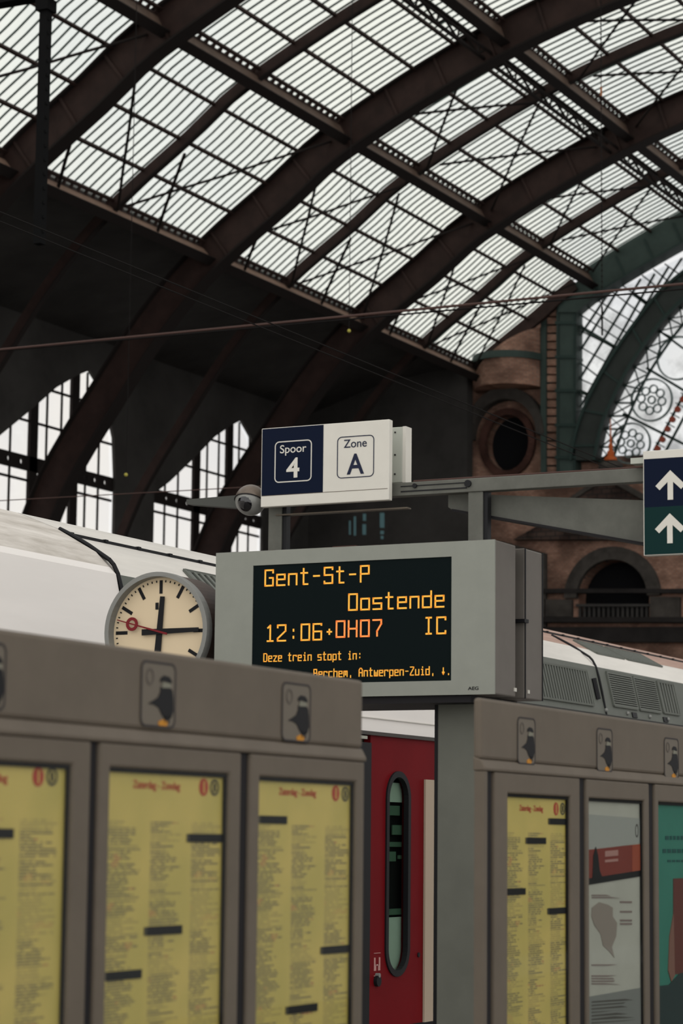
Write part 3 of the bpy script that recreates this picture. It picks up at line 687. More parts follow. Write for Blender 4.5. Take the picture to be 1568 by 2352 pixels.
# ------------------------------------------------------------------ timetable cases along the platform
YB = 3.6
def bpx(x, y, d=0): p = px(x, y, 'Y', YB+d); return (p.x, p.z)
def poster_mat(name, base, dark, redc, colw, x0, amount=1.0):
    m = bpy.data.materials.new(name); m.use_nodes = True; t = m.node_tree; b = t.nodes['Principled BSDF']; b.inputs['Roughness'].default_value = .5
    tcn = t.nodes.new('ShaderNodeTexCoord'); sx = t.nodes.new('ShaderNodeSeparateXYZ'); t.links.new(tcn.outputs['Object'], sx.inputs[0])
    def math_(op, a, bb=None, v=None):
        n = t.nodes.new('ShaderNodeMath'); n.operation = op
        if hasattr(a, 'links'): t.links.new(a, n.inputs[0])
        else: n.inputs[0].default_value = a
        if bb is not None:
            if hasattr(bb, 'links'): t.links.new(bb, n.inputs[1])
            else: n.inputs[1].default_value = bb
        return n.outputs[0]
    u = math_('FRACT', math_('DIVIDE', sx.outputs[0], colw)); col_in = math_('MULTIPLY', math_('LESS_THAN', u, .86), math_('GREATER_THAN', u, .10))
    ln = math_('LESS_THAN', math_('FRACT', math_('DIVIDE', sx.outputs[2], .0085)), .6)
    def noise(scale, vec):
        n = t.nodes.new('ShaderNodeTexNoise'); n.inputs['Scale'].default_value = 1; n.inputs['Detail'].default_value = 3
        mp = t.nodes.new('ShaderNodeMapping'); mp.inputs['Scale'].default_value = vec; t.links.new(tcn.outputs['Object'], mp.inputs[0]); t.links.new(mp.outputs[0], n.inputs['Vector']); return n.outputs[0]
    lid = math_('FLOOR', math_('DIVIDE', sx.outputs[2], .0085)); cid = math_('FLOOR', math_('DIVIDE', sx.outputs[0], colw))
    def comb(a, b_, c):
        n = t.nodes.new('ShaderNodeCombineXYZ')
        for k, q in enumerate((a, b_, c)):
            if hasattr(q, 'links'): t.links.new(q, n.inputs[k])
            else: n.inputs[k].default_value = q
        return n.outputs[0]
    wn_ = t.nodes.new('ShaderNodeTexWhiteNoise'); wn_.noise_dimensions = '3D'; t.links.new(comb(lid, cid, 3.3), wn_.inputs['Vector'])
    nw = t.nodes.new('ShaderNodeTexNoise'); nw.inputs['Scale'].default_value = 1; nw.inputs['Detail'].default_value = 1
    t.links.new(comb(math_('MULTIPLY', sx.outputs[0], 75), math_('MULTIPLY', lid, 5.37), 0), nw.inputs['Vector'])
    w1 = math_('GREATER_THAN', nw.outputs[0], .40)
    nb = t.nodes.new('ShaderNodeTexNoise'); nb.inputs['Scale'].default_value = 1; nb.inputs['Detail'].default_value = 2
    t.links.new(comb(math_('MULTIPLY', cid, 7.1), math_('MULTIPLY', sx.outputs[2], 17), 0), nb.inputs['Vector'])
    blk = math_('GREATER_THAN', nb.outputs[0], .47)
    ragged = math_('LESS_THAN', u, math_('ADD', math_('MULTIPLY', wn_.outputs[0], .55), .36))
    fac = math_('MULTIPLY', math_('MULTIPLY', math_('MULTIPLY', col_in, ln), math_('MULTIPLY', w1, ragged)), math_('ADD', math_('MULTIPLY', blk, .50), .42))
    head = math_('LESS_THAN', sx.outputs[2], -.145)
    fac = math_('MULTIPLY', math_('MULTIPLY', fac, head), .95*amount)
    rdm = math_('GREATER_THAN', noise(1, (9, 1, 18)), .63)
    mx = t.nodes.new('ShaderNodeMix'); mx.data_type = 'RGBA'; mx.inputs[6].default_value = (*dark, 1); mx.inputs[7].default_value = (*redc, 1); t.links.new(rdm, mx.inputs[0])
    m2 = t.nodes.new('ShaderNodeMix'); m2.data_type = 'RGBA'; t.links.new(fac, m2.inputs[0]); t.links.new(mx.outputs[2], m2.inputs[7])
    # paper tone with taped sheets a little greener or paler
    v = t.nodes.new('ShaderNodeTexNoise'); v.inputs['Scale'].default_value = 3.2; t.links.new(tcn.outputs['Object'], v.inputs['Vector'])
    r = t.nodes.new('ShaderNodeValToRGB'); r.color_ramp.elements[0].position = .4; r.color_ramp.elements[0].color = (base[0]*.86, base[1]*.9, base[2]*.85, 1); r.color_ramp.elements[1].position = .6; r.color_ramp.elements[1].color = (*base, 1)
    t.links.new(v.outputs[0], r.inputs[0]); t.links.new(r.outputs[0], m2.inputs[6])
    t.links.new(m2.outputs[2], b.inputs['Base Color'])
    return m
YEL = (.50, .378, .098)
yel = poster_mat('timetable_yellow', YEL, (.10, .085, .045), (.30, .09, .05), .235, 0)
red_ink = mat('red_ink', (.36, .055, .040), .6); grey_ink = mat('grey_ink', (.055, .052, .045), .6)

G = lambda x, y: bpx(x, y)[0]
def header(x0, x1, label, stickers, gaps):
    t = thing('notice_header', label, 'sign header', ((x0+x1)/2, YB+.1, 1.88))
    MB().box(x0, x1, YB, YB+.035, 1.925, 2.155).build('fascia', case_grey, t, bevel=.012)
    MB().poly([(YB-.016, 1.880), (YB-.016, 1.892), (YB+.0, 1.922), (YB+.035, 1.935), (YB+.035, 1.880)], lambda u, v, d: (d, u, v), x0, x1).build('ledge', case_grey, t, bevel=.006)
    for ua, ub in gaps:
        MB().box(ua, ub, YB+.0, YB+.03, 0, 1.89).build('upright', case_edge, t)
    for (sx0, sx1, sy0, sy1) in stickers:
        xm = (sx0+sx1)/2; ym = (sy0+sy1)/2
        c = bpx(xm, ym); a = bpx(sx0, ym)[0]; b = bpx(sx1, ym)[0]; w_ = (b-a)/2; h_ = (bpx(xm, sy0)[1]-bpx(xm, sy1)[1])/2
        M = FACE_Y(YB)
        s_ = MB().poly(rrect(c[0]-w_, c[0]+w_, c[1]-h_, c[1]+h_, .025), M, -.002, .001).build('bird_sticker', mat('sticker_grey', (.116, .098, .076), .5), t)
        MB().poly(rrect(c[0]-w_, c[0]+w_, c[1]-h_, c[1]+h_, .025), M, -.0035, -.001, [rrect(c[0]-w_+.006, c[0]+w_-.006, c[1]-h_+.006, c[1]+h_-.006, .02)]).build('border', mat('sticker_line', (.030, .026, .026), .6), s_)
        f = lambda pts: [(c[0]+p*w_, c[1]+q*h_) for p, q in pts]
        # black bird-like figure with cap, pointed beak wing and body
        body_ = [(.10, .42), (.30, .52), (.62, .48), (.80, .30), (.86, .0), (.88, -.35), (.74, -.58), (.48, -.66), (.22, -.52), (.02, -.30), (-.25, -.22), (-.58, -.20), (-.30, -.10), (-.02, .02), (.10, .2)]
        cap = [(.06, .40), (.12, .52), (.30, .60), (.58, .58), (.74, .46), (.72, .38), (.40, .43)]
        MB().poly(f([(x_, y_-.10 if y_ < .3 else y_*.55) for x_, y_ in body_]), M, -.004, -.002).build('bird_body', ink, s_)
        MB().poly(f(cap), M, -.0045, -.002).build('cap', ink, s_)
        MB().poly(f([(.16, .22), (.22, .40), (.66, .38), (.70, .24)]), M, -.0046, -.0041).build('face_patch', mat('sticker_pale', (.16, .155, .12), .6), s_)
        lg = MB(); lg.poly(f([(.36, -.62), (.42, -.62), (.42, -.85), (.36, -.85)]), M, -.004, -.002); lg.poly(f([(.58, -.62), (.64, -.62), (.64, -.85), (.58, -.85)]), M, -.004, -.002); lg.build('leg', ink, s_)
        MB().poly(f([(.02, -.82), (.30, -.74), (.55, -.82), (.50, -.94), (.05, -.94)]), M, -.004, -.002).build('orange_feet', mat('sticker_orange', (.42, .18, .02), .6), s_)
        MB().poly([(c[0]+w_*(-.5+.22*math.cos(a_)), c[1]+h_*(.52+.26*math.sin(a_))) for a_ in [2*math.pi*i/20 for i in range(20)]], M, -.004, -.002,
                  [[(c[0]+w_*(-.5+.16*math.cos(a_)), c[1]+h_*(.52+.2*math.sin(a_))) for a_ in [2*math.pi*i/20 for i in range(20)]]]).build('emblem', mat('sticker_faint', (.085, .072, .06), .6), s_)
    return t
def case(x0, x1, label, pu0, pu1, ptop, pm, pname='poster'):
    t = thing('timetable_case', label, 'notice case', ((x0+x1)/2, YB+.08, .0), 'glazed notice cases under the grey headers')
    zb_, zt = .72, 1.8795
    MB().poly(rect(x0, x1, zb_, zt), FACE_Y(YB-.012), 0, .032, [rect(pu0, pu1, zb_+.06, ptop)]).build('frame', case_grey, t, bevel=.008)
    MB().poly(rect(pu0-.003, pu1+.003, zb_+.05, ptop+.003), FACE_Y(YB), .000, .006, [rect(pu0+.006, pu1-.008, zb_+.07, ptop-.012)]).build('gasket', case_edge, t)
    MB().box(x0+.01, x1-.01, YB+.022, YB+.034, zb_, zt).build('back_box', case_edge, t)
    MB().poly(rect(pu0-.002, pu1+.002, zb_+.055, ptop+.002), FACE_Y(YB), -.006, -.003).build('glass_pane', case_glass, t)
    for xx in (x0+.08, x1-.08): MB().box(xx-.03, xx+.03, YB-.01, YB+.02, 0, zb_).build('leg', case_grey, t)
    p = bpy.data.objects.new('holder', None)
    me = MB(); po = me.poly(rect(0, pu1-pu0, -(ptop-zb_-.06), 0), FACE_Y(0), 0, .004)
    o_ = po.build(pname, pm); o_.location = Vector((pu0, YB+.010, ptop))-t.location; o_.parent = t
    bpy.data.objects.remove(p)
    return t, o_
PD = .010
def child(mb, name, m, parent): return mb.build(name, m, parent)
def tab(po, xs, y):
    a = bpx(xs[0], y, PD); b = bpx(xs[1], y, PD); zc = (a[1]+b[1])/2
    o_ = MB().poly(rect(a[0]+.014, b[0], zc-.0125, zc+.0125), FACE_Y(YB+PD), -.004, .003).build('hour_tab', ink, po)
    MB().poly(rect(a[0], a[0]+.014, zc-.0115, zc+.0115), FACE_Y(YB+PD), -.003, .003).build('tab_tip', mat('tab_grey', (.06, .055, .04), .6), o_)
def top_matter(po, tx0, tx1, ty, l1, l2, lr):
    a = bpx(tx0, ty, PD); b = bpx(tx1, ty, PD)
    text_mb('Zaterdag - Zondag', .022, FACE_Y(YB+PD), (a[0]+b[0])/2, (a[1]+b[1])/2-.01, False, -.0005, .001, width=b[0]-a[0], bold=.012).build('heading', red_ink, po)
    c = bpx(*l1, PD); r_ = lr
    MB().poly(circ(*c, r_), FACE_Y(YB+PD), -.002, .001).build('red_emblem', red_ink, po)
    MB().poly(rect(c[0]-.003, c[0]+.003, c[1]-r_*.7, c[1]+r_*.7), FACE_Y(YB+PD), -.003, -.001).build('emblem_bar', mat('paper_yellow', YEL, .6), po)
    c = bpx(*l2, PD)
    MB().poly(circ(*c, r_*1.02, 32, r_*.95), FACE_Y(YB+PD), -.002, .001, [circ(*c, r_*.78, 32, r_*.7)]).build('oval_emblem', grey_ink, po)
    text_mb('B', r_*.95, FACE_Y(YB+PD), c[0], c[1]-r_*.47, False, -.001, .001, bold=.02).build('emblem_letter', grey_ink, po)
header(3.9, 7.40, 'long grey header with three bird stickers, its end edge covering the lit display', [(-62, 12, 1473, 1630), (322, 402, 1520, 1671), (646, 712, 1569, 1704)], [(G(199, 1900), G(217, 1900)), (G(546, 1900), G(565, 1900))])
header(8.42, 11.3, 'grey header with bird stickers beyond the display post, below the train vents', [(1187, 1228, 1648, 1756), (1369, 1405, 1673, 1773), (1524, 1557, 1695, 1788)], [(8.458, 8.515), (G(1327, 1900), G(1340, 1900)), (G(1486, 1900), G(1498, 1900))])
t, po = case(4.80, G(198, 1900), 'notice case cut off by the photo edge, one black tab on its yellow timetable', 4.87, G(156, 1900), 1.812, yel)
tab(po, (-60, 29), 1914); top_matter(po, -140, 17, 1784, (87, 1784), (119, 1784), .026)
t, po = case(G(218, 1900), G(545, 1900), 'notice case with three staggered black tabs on its yellow timetable, under the middle bird sticker', G(243, 1900), G(518, 1900), 1.812, yel)
for xs, y in (((428, 512), 1925), ((330, 416), 2137), ((236, 323), 2240)): tab(po, xs, y)
top_matter(po, 305, 413, 1804, (467, 1808), (492, 1809), .026)
t, po = case(G(566, 1900), 7.392, 'yellow timetable notice case at the end of the row beside the red train door', G(588, 1900), G(810, 1900), 1.810, yel)
for xs, y in (((592, 657), 1883), ((735, 801), 2181), ((655, 727), 2317)): tab(po, xs, y)
top_matter(po, 640, 725, 1820, (770, 1822), (792, 1824), .026)
t, po = case(8.525, G(1326, 1900), 'narrow-looking yellow timetable notice case next to the display post', G(1160, 1900), G(1304, 1900), 1.80, yel)
for xs, y in (((1258, 1300), 1887), ((1206, 1252), 1931), ((1160, 1205), 2048), ((1256, 1299), 2092)): tab(po, xs, y)
top_matter(po, 1192, 1246, 1857, (1276, 1858), (1291, 1858), .026)
# white poster
paper = mat('poster_white', (.35, .345, .30), .55, noise=.1, scale=3)
t, po = case(G(1341, 1900), G(1485, 1900), 'notice case with white poster showing a red vehicle photo and a grey map', G(1347, 1900), G(1474, 1900), 1.80, paper)
def bp(mb, pts, d0=-.002, d1=.001): return mb.poly([bpx(x, y, PD) for x, y in pts], FACE_Y(YB+PD), d0, d1)
bp(MB(), [(1347, 1870), (1474, 1880), (1474, 1935), (1347, 1955)]).build('sky_picture', mat('p_grey', (.25, .255, .235), .6), po)
bp(MB(), [(1347, 1952), (1475, 1938), (1475, 1998), (1347, 2018)], -.003).build('red_vehicle', mat('p_red', (.15, .030, .022), .6), po)
bp(MB(), [(1450, 1941), (1475, 1938), (1475, 1998), (1450, 2002)], -.0035).build('vehicle_end', mat('p_orange', (.24, .055, .03), .6), po)
bp(MB(), [(1347, 2018), (1475, 1998), (1475, 2012), (1347, 2033)], -.003).build('dark_base', ink, po)
bp(MB(), [(1360, 1965), (1366, 1945), (1371, 1965), (1375, 2000), (1382, 2018), (1358, 2018)], -.0045).build('silhouette', ink, po)
bt = MB(); bp(bt, [(1387, 1955), (1417, 1952), (1417, 1965), (1387, 1968)], -.0045); bp(bt, [(1387, 1975), (1417, 1972), (1417, 1978), (1387, 1981)], -.0045); bt.build('pale_caption', mat('p_pink', (.3, .16, .14), .6), po)
bp(MB(), [(1358, 2085), (1375, 2072), (1395, 2078), (1406, 2085), (1406, 2105), (1416, 2120), (1414, 2150), (1404, 2175), (1410, 2200), (1398, 2185), (1384, 2172), (1378, 2145), (1364, 2125), (1357, 2105)]).build('map_shape', mat('p_map', (.20, .17, .145), .6), po)
cp_ = MB(); rr_ = random.Random(3)
for y0 in (2055, 2060, 2215, 2240, 2246, 2252, 2258): bp(cp_, [(1358, y0), (1358+rr_.randint(18, 70), y0), (1376+rr_.randint(18, 50), y0+3), (1358, y0+3)])
for y0 in (2070, 2092, 2112, 2120): bp(cp_, [(1423, y0), (1450, y0), (1450, y0+4), (1423, y0+4)])
cp_.build('caption', mat('p_text', (.16, .12, .11), .6), po)
c = bpx(1461, 1908, PD); MB().poly(circ(*c, .022, 24, .03), FACE_Y(YB+PD), -.0025, .001, [circ(*c, .014, 24, .021)]).build('oval_emblem', grey_ink, po)
bp(MB(), [(1347, 2290), (1474, 2268), (1474, 2420), (1347, 2420)]).build('grey_footer', mat('p_foot', (.15, .155, .145), .6), po)
cp_ = MB()
for y0 in range(2300, 2352, 8): bp(cp_, [(1357, y0), (1400+rr_.randint(0, 60), y0-6), (1400+rr_.randint(0, 60), y0-3), (1357, y0+3)], -.003)
cp_.build('caption', grey_ink, po)
# teal poster
teal = mat('poster_teal', (.030, .155, .115), .55, noise=.1, scale=3)
t, po = case(G(1499, 1900), 11.28, 'notice case with teal poster of a figure in red, at the photo edge', G(1507, 1900), 11.2, 1.80, teal)
cp_ = MB()
for y0, x0, h in ((1920, 1527, 9), (1950, 1521, 9), (1975, 1532, 5)):
    x = x0
    while x < 1640:
        w_ = rr_.randint(5, 9); bp(cp_, [(x, y0), (x+w_, y0), (x+w_, y0+h), (x, y0+h)]); x += w_+3
cp_.build('caption', mat('p_deep', (.012, .06, .055), .6), po)
bp(MB(), [(1545, 2018), (1640, 2014), (1640, 2230), (1548, 2238), (1539, 2170), (1545, 2130)]).build('red_garment', mat('p_redfig', (.095, .028, .022), .6), po)
bp(MB(), [(1545, 2100), (1548, 2240), (1540, 2255), (1533, 2230), (1536, 2150)], -.0035).build('arm', mat('p_skin', (.16, .08, .06), .6), po)
bp(MB(), [(1507, 2265), (1535, 2262), (1560, 2235), (1640, 2225), (1640, 2420), (1507, 2420)], -.0025).build('dark_ground', mat('p_dark', (.016, .030, .030), .6), po)
# dark upright between post and second row
tag(MB().box(8.425, 8.455, YB-.01, YB+.03, 0, 1.879).build('end_post', case_grey), 'slim grey end post of the notice row beside the display column', 'post')

# ------------------------------------------------------------------ departure display on its column
DX = 12.0
def d_(x, y, X=DX): p = px(x, y, 'X', X); return (p.y, p.z)
MD = FACE_X(DX)
y0, y1, z0, z1 = 5.055, 6.785, 2.40, 3.238
sY0, sY1, sz0, sz1 = 5.31, 6.542, 2.478, 3.155
t = thing('departure_display', 'grey departure display box with amber dot letters for Oostende', 'display', (DX+.15, 5.92, z0))
MB().poly(rect(y0, y1, z0, z1), MD, 0, .012, [rect(sY0, sY1, sz0, sz1)]).build('front_panel', disp_grey, t)
MB().box(DX+.0125, DX+.30, y0, y1, z0, z1).build('housing', disp_shade, t, bevel=.008)
sc_ = MB().poly(rect(sY0, sY1, sz0, sz1), MD, .006, .0124).build('screen', screen_m, t)
tb = MB()
for yy in (6.7, 6.45, 6.1, 5.95, 5.8, 5.4, 5.2): tb.box(DX+.05, DX+.09, yy-.02, yy+.02, z1, z1+.008)
tb.box(DX+.02, DX+.05, 5.9, 6.05, z1, z1+.008); tb.build('top_screw', beam_rust, t)
p = d_(1087, 1581); text_mb('AEG', .017, MD, p[0], p[1]-.008, True, -.0005, .001, bold=.018, width=.062).build('maker_mark', ink, t)
MB().box(DX+.27, DX+.3, y0-.006, y0, z0+.03, z0+.05).build('latch', sign_white, t)
GLY = {
 'G': [[(4, 6.6), (4, 8), (0, 8), (0, 0), (4, 0), (4, 4), (2.2, 4)]], 'e': [[(0, 3), (4, 3), (4, 5.5), (0, 5.5), (0, 0), (4, 0)]], 'n': [[(0, 0), (0, 5.5)], [(0, 5.5), (4, 5.5), (4, 0)]],
 't': [[(1.5, 8), (1.5, 0), (3.6, 0)], [(.2, 5.8), (3.4, 5.8)]], '-': [[(.6, 4), (3.4, 4)]], 'S': [[(4, 7), (4, 8), (0, 8), (0, 4.2), (4, 4.2), (4, 0), (0, 0), (0, 1)]],
 'P': [[(0, 0), (0, 8), (4, 8), (4, 4), (0, 4)]], 'O': [[(0, 0), (0, 8), (4, 8), (4, 0), (0, 0)]], 'o': [[(0, 0), (0, 5.5), (4, 5.5), (4, 0), (0, 0)]],
 's': [[(4, 5.5), (0, 5.5), (0, 2.9), (4, 2.9), (4, 0), (0, 0)]], 'd': [[(4, 8), (4, 0), (0, 0), (0, 5.5), (4, 5.5)]],
 '1': [[(1, 6.8), (2.2, 8), (2.2, 0)], [(.8, 0), (3.6, 0)]], '2': [[(0, 6.8), (0, 8), (4, 8), (4, 5), (0, 1.2), (0, 0), (4, 0)]], ':': [[(2, 5.6), (2, 4.8)], [(2, 2), (2, 1.2)]],
 '0': [[(0, 0), (0, 8), (4, 8), (4, 0), (0, 0)]], '6': [[(4, 7.4), (4, 8), (0, 8), (0, 0), (4, 0), (4, 4.2), (0, 4.2)]], '+': [[(2, 5), (2, 2.6)], [(1, 3.8), (3, 3.8)]],
 'H': [[(0, 0), (0, 8)], [(4, 0), (4, 8)], [(0, 4), (4, 4)]], '7': [[(0, 8), (4, 8), (4, 6), (2, 2.4), (2, 0)]], 'I': [[(2, 0), (2, 8)], [(.8, 0), (3.2, 0)], [(.8, 8), (3.2, 8)]],
 'C': [[(4, 6.8), (4, 8), (0, 8), (0, 0), (4, 0), (4, 1.2)]], 'D': [[(0, 0), (0, 8), (3, 8), (4, 7), (4, 1), (3, 0), (0, 0)]], 'z': [[(0, 5.5), (4, 5.5), (0, 0), (4, 0)]],
 'r': [[(0, 0), (0, 5.5)], [(0, 5.5), (4, 5.5), (4, 4.4)]], 'i': [[(1, 5.5), (2.2, 5.5), (2.2, 0)], [(1, 0), (3.4, 0)], [(2.2, 7.2), (2.2, 8)]], 'p': [[(0, -2), (0, 5.5), (4, 5.5), (4, 0), (0, 0)]],
 'u': [[(0, 5.5), (0, 0), (4, 0), (4, 5.5)]], 'Z': [[(0, 8), (4, 8), (4, 7), (0, 1), (0, 0), (4, 0)]], 'A': [[(0, 0), (0, 6.4), (1.4, 8), (2.6, 8), (4, 6.4), (4, 0)], [(0, 3.6), (4, 3.6)]],
 'w': [[(0, 5.5), (0, 0), (4, 0), (4, 5.5)], [(2, 0), (2, 3.6)]], 'm': [[(0, 0), (0, 5.5), (4, 5.5), (4, 0)], [(2, 5.5), (2, 1.6)]], ',': [[(2, 1), (2, -1)]], '.': [[(2, .6), (2, -.4)]],
 'B': [[(0, 0), (0, 8), (3.4, 8), (3.6, 4.3), (4, 4), (4, 0), (0, 0)], [(0, 4.2), (3.6, 4.2)]], 'c': [[(4, 5.5), (0, 5.5), (0, 0), (4, 0)]], 'h': [[(0, 0), (0, 8)], [(0, 5.5), (4, 5.5), (4, 0)]],
 '|': [[(2, 6.5), (2, 0)], [(.9, 2.2), (2, .2)], [(3.1, 2.2), (2, .2)]],
}
def dots(s, xl, ytop, pitch, wch, hch, m, th=.82):
    """letters of the matrix board: upright strokes on a fixed pitch, one mesh per line"""
    a = d_(xl, ytop); y = a[0]; mb = MB(); k = hch/8
    for i, chh in enumerate(s):
        for st__ in GLY.get(chh, []):
            pts = [(y-i*pitch-px_*wch/4, a[1]-hch+pz*k) for px_, pz in st__]
            for p_, q_ in zip(pts, pts[1:]):
                dx, dz = q_[0]-p_[0], q_[1]-p_[1]; l = math.hypot(dx, dz) or 1; ex = th*k*.42/l
                mb.poly(line2((p_[0]-dx*ex, p_[1]-dz*ex), (q_[0]+dx*ex, q_[1]+dz*ex), th*k), MD, .003, .0055)
    return mb.build('lettering', m, sc_)
pit = .0752
dots('Gent-St-P', 608.5, 1310, pit, .050, .088, led_y)
dots('Oostende', 800.5, 1365, pit, .050, .088, led_y)
dots('12:06+', 610, 1437, pit, .050, .088, led_y)
dots('0H07', 772, 1427, pit, .050, .088, led_o)
dots('IC', 974, 1419, pit, .050, .088, led_y)
dots('Deze trein stopt in:', 605, 1501.5, .0312, .0195, .044, led_y, .95)
dots('Berchem, Antwerpen-Zuid, |.', 720, 1537.5, .0312, .0195, .044, led_y, .95)
t = thing('departure_display', 'second grey display box mounted back to back behind the lit one', 'display', (DX+.55, 5.9, z0))
MB().box(DX+.43, DX+.70, y0+.0, y1, z0, z1).build('housing', disp_shade, t, bevel=.008)
MB().box(DX+.30, DX+.43, y0+.06, y1-.05, z0+.02, z1-.02).build('spine', black, t)
MB().box(DX+.40, DX+.46, y0-.012, y0+.06, 2.82, 2.84).build('hinge_pin', black, t)
lb = MB()
lb.box(DX+.43, DX+.44, y0-.004, y0, z0, z1); lb.box(DX+.685, DX+.695, y0-.004, y0, z0, z1); lb.build('edge_strip', black, t)
MB().box(DX+.47, DX+.49, y0-.006, y0, z0+.03, z0+.05).build('latch', sign_white, t)
t = thing('display_column', 'grey steel column carrying the departure display', 'column', (DX+.35, 5.27, 0))
ca, cb_ = d_(1004, 1700, DX+.2)[0], d_(1095, 1700, DX+.2)[0]
MB().box(DX+.2, DX+.5, cb_, ca, 0, 2.395).build('shaft', mat('column_grey', (.118, .12, .10), .55, noise=.12, scale=3), t, bevel=.01)
MB().box(DX+.24, DX+.46, ca, ca+.035, 0, 2.395).build('side_channel', black, t)
MB().box(DX+.24, DX+.46, cb_-.022, cb_, 0, 2.395).build('side_channel', black, t)
MB().box(DX+.02, DX+.68, cb_-.04, ca+.9, 2.36, 2.398).build('underside_shade', case_edge, t)  # dark plate stands in for the shadow on the display's underside

# ------------------------------------------------------------------ sign beam with its signs
t = thing('sign_beam', 'long thin grey sign beam running from the platform sign to the arrow sign', 'beam', (DX+.12, 5.0, 3.5))
xb0 = DX+.09
za = 3.535; zc_ = 3.60
MB().box(xb0, xb0+.07, 2.6, 6.55, za-.015, zc_-.005).build('rail', beam_grey, t, bevel=.004)
MB().box(xb0-.004, xb0, 5.26, 5.66, za+.005, za+.012).build('groove', black, t)
MB().box(xb0-.004, xb0, 5.26, 5.66, zc_-.03, zc_-.025).build('groove', black, t)
for x_, y_ in ((953, 1116), (1075, 1111)):
    p = d_(x_, y_, xb0); MB().tube((xb0-.012, p[0], p[1]), (xb0+.01, p[0], p[1]), .02 if x_ > 1000 else .013, 16).build('end_cap', black, t)
for x0_, x1_ in ((622, 652), (1080, 1113)):
    a = d_(x0_, 1215, DX+.13)[0]; b = d_(x1_, 1215, DX+.13)[0]
    MB().box(DX+.10, DX+.17, b, a, z1, za-.015).build('hanger', beam_grey, t)
    MB().box(DX+.11, DX+.16, b-.025, b, z1, za-.015).build('hanger', black, t)
MB().box(xb0, xb0+.05, 5.62, 6.45, 3.448, 3.456).build('lower_rail', case_grey, t)
tag(MB().path([(xb0+.04, 2.6, zc_+.003), (xb0+.04, 4.3, zc_+.003), (xb0+.04, 5.6, zc_+.003)], .007).build('conduit', beam_rust), 'rust-red conduit lying along the top of the sign beam', 'conduit')
# tapered cantilevers
t = thing('tapered_cantilever', 'grey tapered steel cantilever below the sign beam, thickening towards the arrow sign', 'beam', (DX+.2, 4.2, 3.3))
XC = DX+.2
a = d_(1029, 1133, XC); b = d_(1474, 1149, XC); c = d_(1474, 1248, XC); dd = d_(1040, 1172, XC); a2 = d_(1029, 1165, XC)
ext = lambda p, q, Y: (Y, p[1]+(q[1]-p[1])*(Y-p[0])/(q[0]-p[0]))
MB().poly([a, ext(a, b, 3.2), ext(dd, c, 3.2), dd, a2], FACE_X(XC), 0, .10).build('web', beam_grey, t)
MB().poly(line2(dd, ext(dd, c, 3.2), .012), FACE_X(XC), -.02, .12).build('lower_flange', case_edge, t)
MB().box(XC-.1, XC+.2, 3.0, 3.25, 0, 3.5).build('stanchion', beam_grey, t)
t = thing('tapered_cantilever', 'small grey tapered bracket arm pointing away from the dome camera', 'beam', (DX+.15, 6.8, 3.5))
a = d_(428, 1147, DX+.1); b = d_(560, 1136, DX+.1); c = d_(560, 1168, DX+.1); dd = d_(428, 1158, DX+.1)
MB().poly([a, b, c, dd], FACE_X(DX+.1), 0, .08).build('web', mat('beam_grey_dark', (.06, .062, .055), .6), t)
# platform sign
def frame_sq(mb, x0_, x1_, y0_, y1_, wpx=2.2, M=None):
    a = d_(x0_, y1_); b = d_(x1_, y0_); u0, u1 = sorted((a[0], b[0])); v0, v1 = sorted((a[1], b[1])); w_ = .0055
    mb.poly(rrect(u0, u1, v0, v1, .028, 6), M, -.002, .001, [rrect(u0+w_, u1-w_, v0+w_, v1-w_, .023, 6)])
t = thing('platform_sign', 'platform sign reading Spoor 4 in a navy half and Zone A in a white half', 'sign', (DX+.02, 6.1, 3.49))
MB().box(DX, DX+.045, 5.692, 6.50, 3.488, 3.942).build('board', sign_white, t, bevel=.004)
MS = FACE_X(DX)
nv = MB().poly(rect(6.103, 6.494, 3.553, 3.938), MS, -.0015, .002).build('navy_field', sign_navy, t)
rr2 = MB(); u0 = d_(716, 1060)[0]; u1 = d_(631, 1060)[0]; v0 = d_(673, 1107)[1]; v1 = d_(673, 1012)[1]
rr2.poly(rrect(u0, u1, v0, v1, .028), MS, -.003, -.001, [rrect(u0+.006, u1-.006, v0+.006, v1-.006, .022)]); rr2.build('outline', sign_white, nv)
p = d_(673, 1037); text_mb('Spoor', .046, MS, p[0], p[1]-.006, True, -.002, .0012, width=.168, bold=.003).build('lettering', sign_white, nv)
p = d_(673, 1096); text_mb('4', .108, MS, p[0], p[1], True, -.002, .0012, width=.083, bold=.022).build('numeral', sign_white, nv)
wf = MB(); u0 = d_(859, 1048)[0]; u1 = d_(774, 1048)[0]; v0 = d_(816, 1097)[1]; v1 = d_(816, 1001)[1]
wf.poly(rrect(u0, u1, v0, v1, .028), MS, -.002, .001, [rrect(u0+.005, u1-.005, v0+.005, v1-.005, .023)]); wf.build('outline', ink_navy, t)
p = d_(816, 1027); text_mb('Zone', .046, MS, p[0], p[1]-.0, True, -.001, .0012, width=.143, bold=.004).build('lettering', ink_navy, t)
p = d_(816, 1088); text_mb('A', .112, MS, p[0], p[1], True, -.001, .0012, width=.107, bold=.016).build('zone_letter', ink_navy, t)
MB().box(DX-.0012, DX+.001, 5.70, 6.494, 3.5505, 3.5535).build('seam', case_grey, t)
t = thing('platform_sign', 'pale back panel of a second sign mounted behind the platform sign', 'sign', (DX+.24, 6.0, 3.54))
u = d_(924, 1000, DX+.22)[0]; zt = d_(924, 980, DX+.22)[1]; zb_ = d_(924, 1108, DX+.22)[1]
MB().box(DX+.22, DX+.265, u, 6.46, zb_, zt).build('board', mat('panel_pale', (.36, .37, .32), .5), t, bevel=.004)
MB().box(DX+.155, DX+.222, u+.1, u+.2, 3.535, 3.6).build('bracket', beam_grey, t)
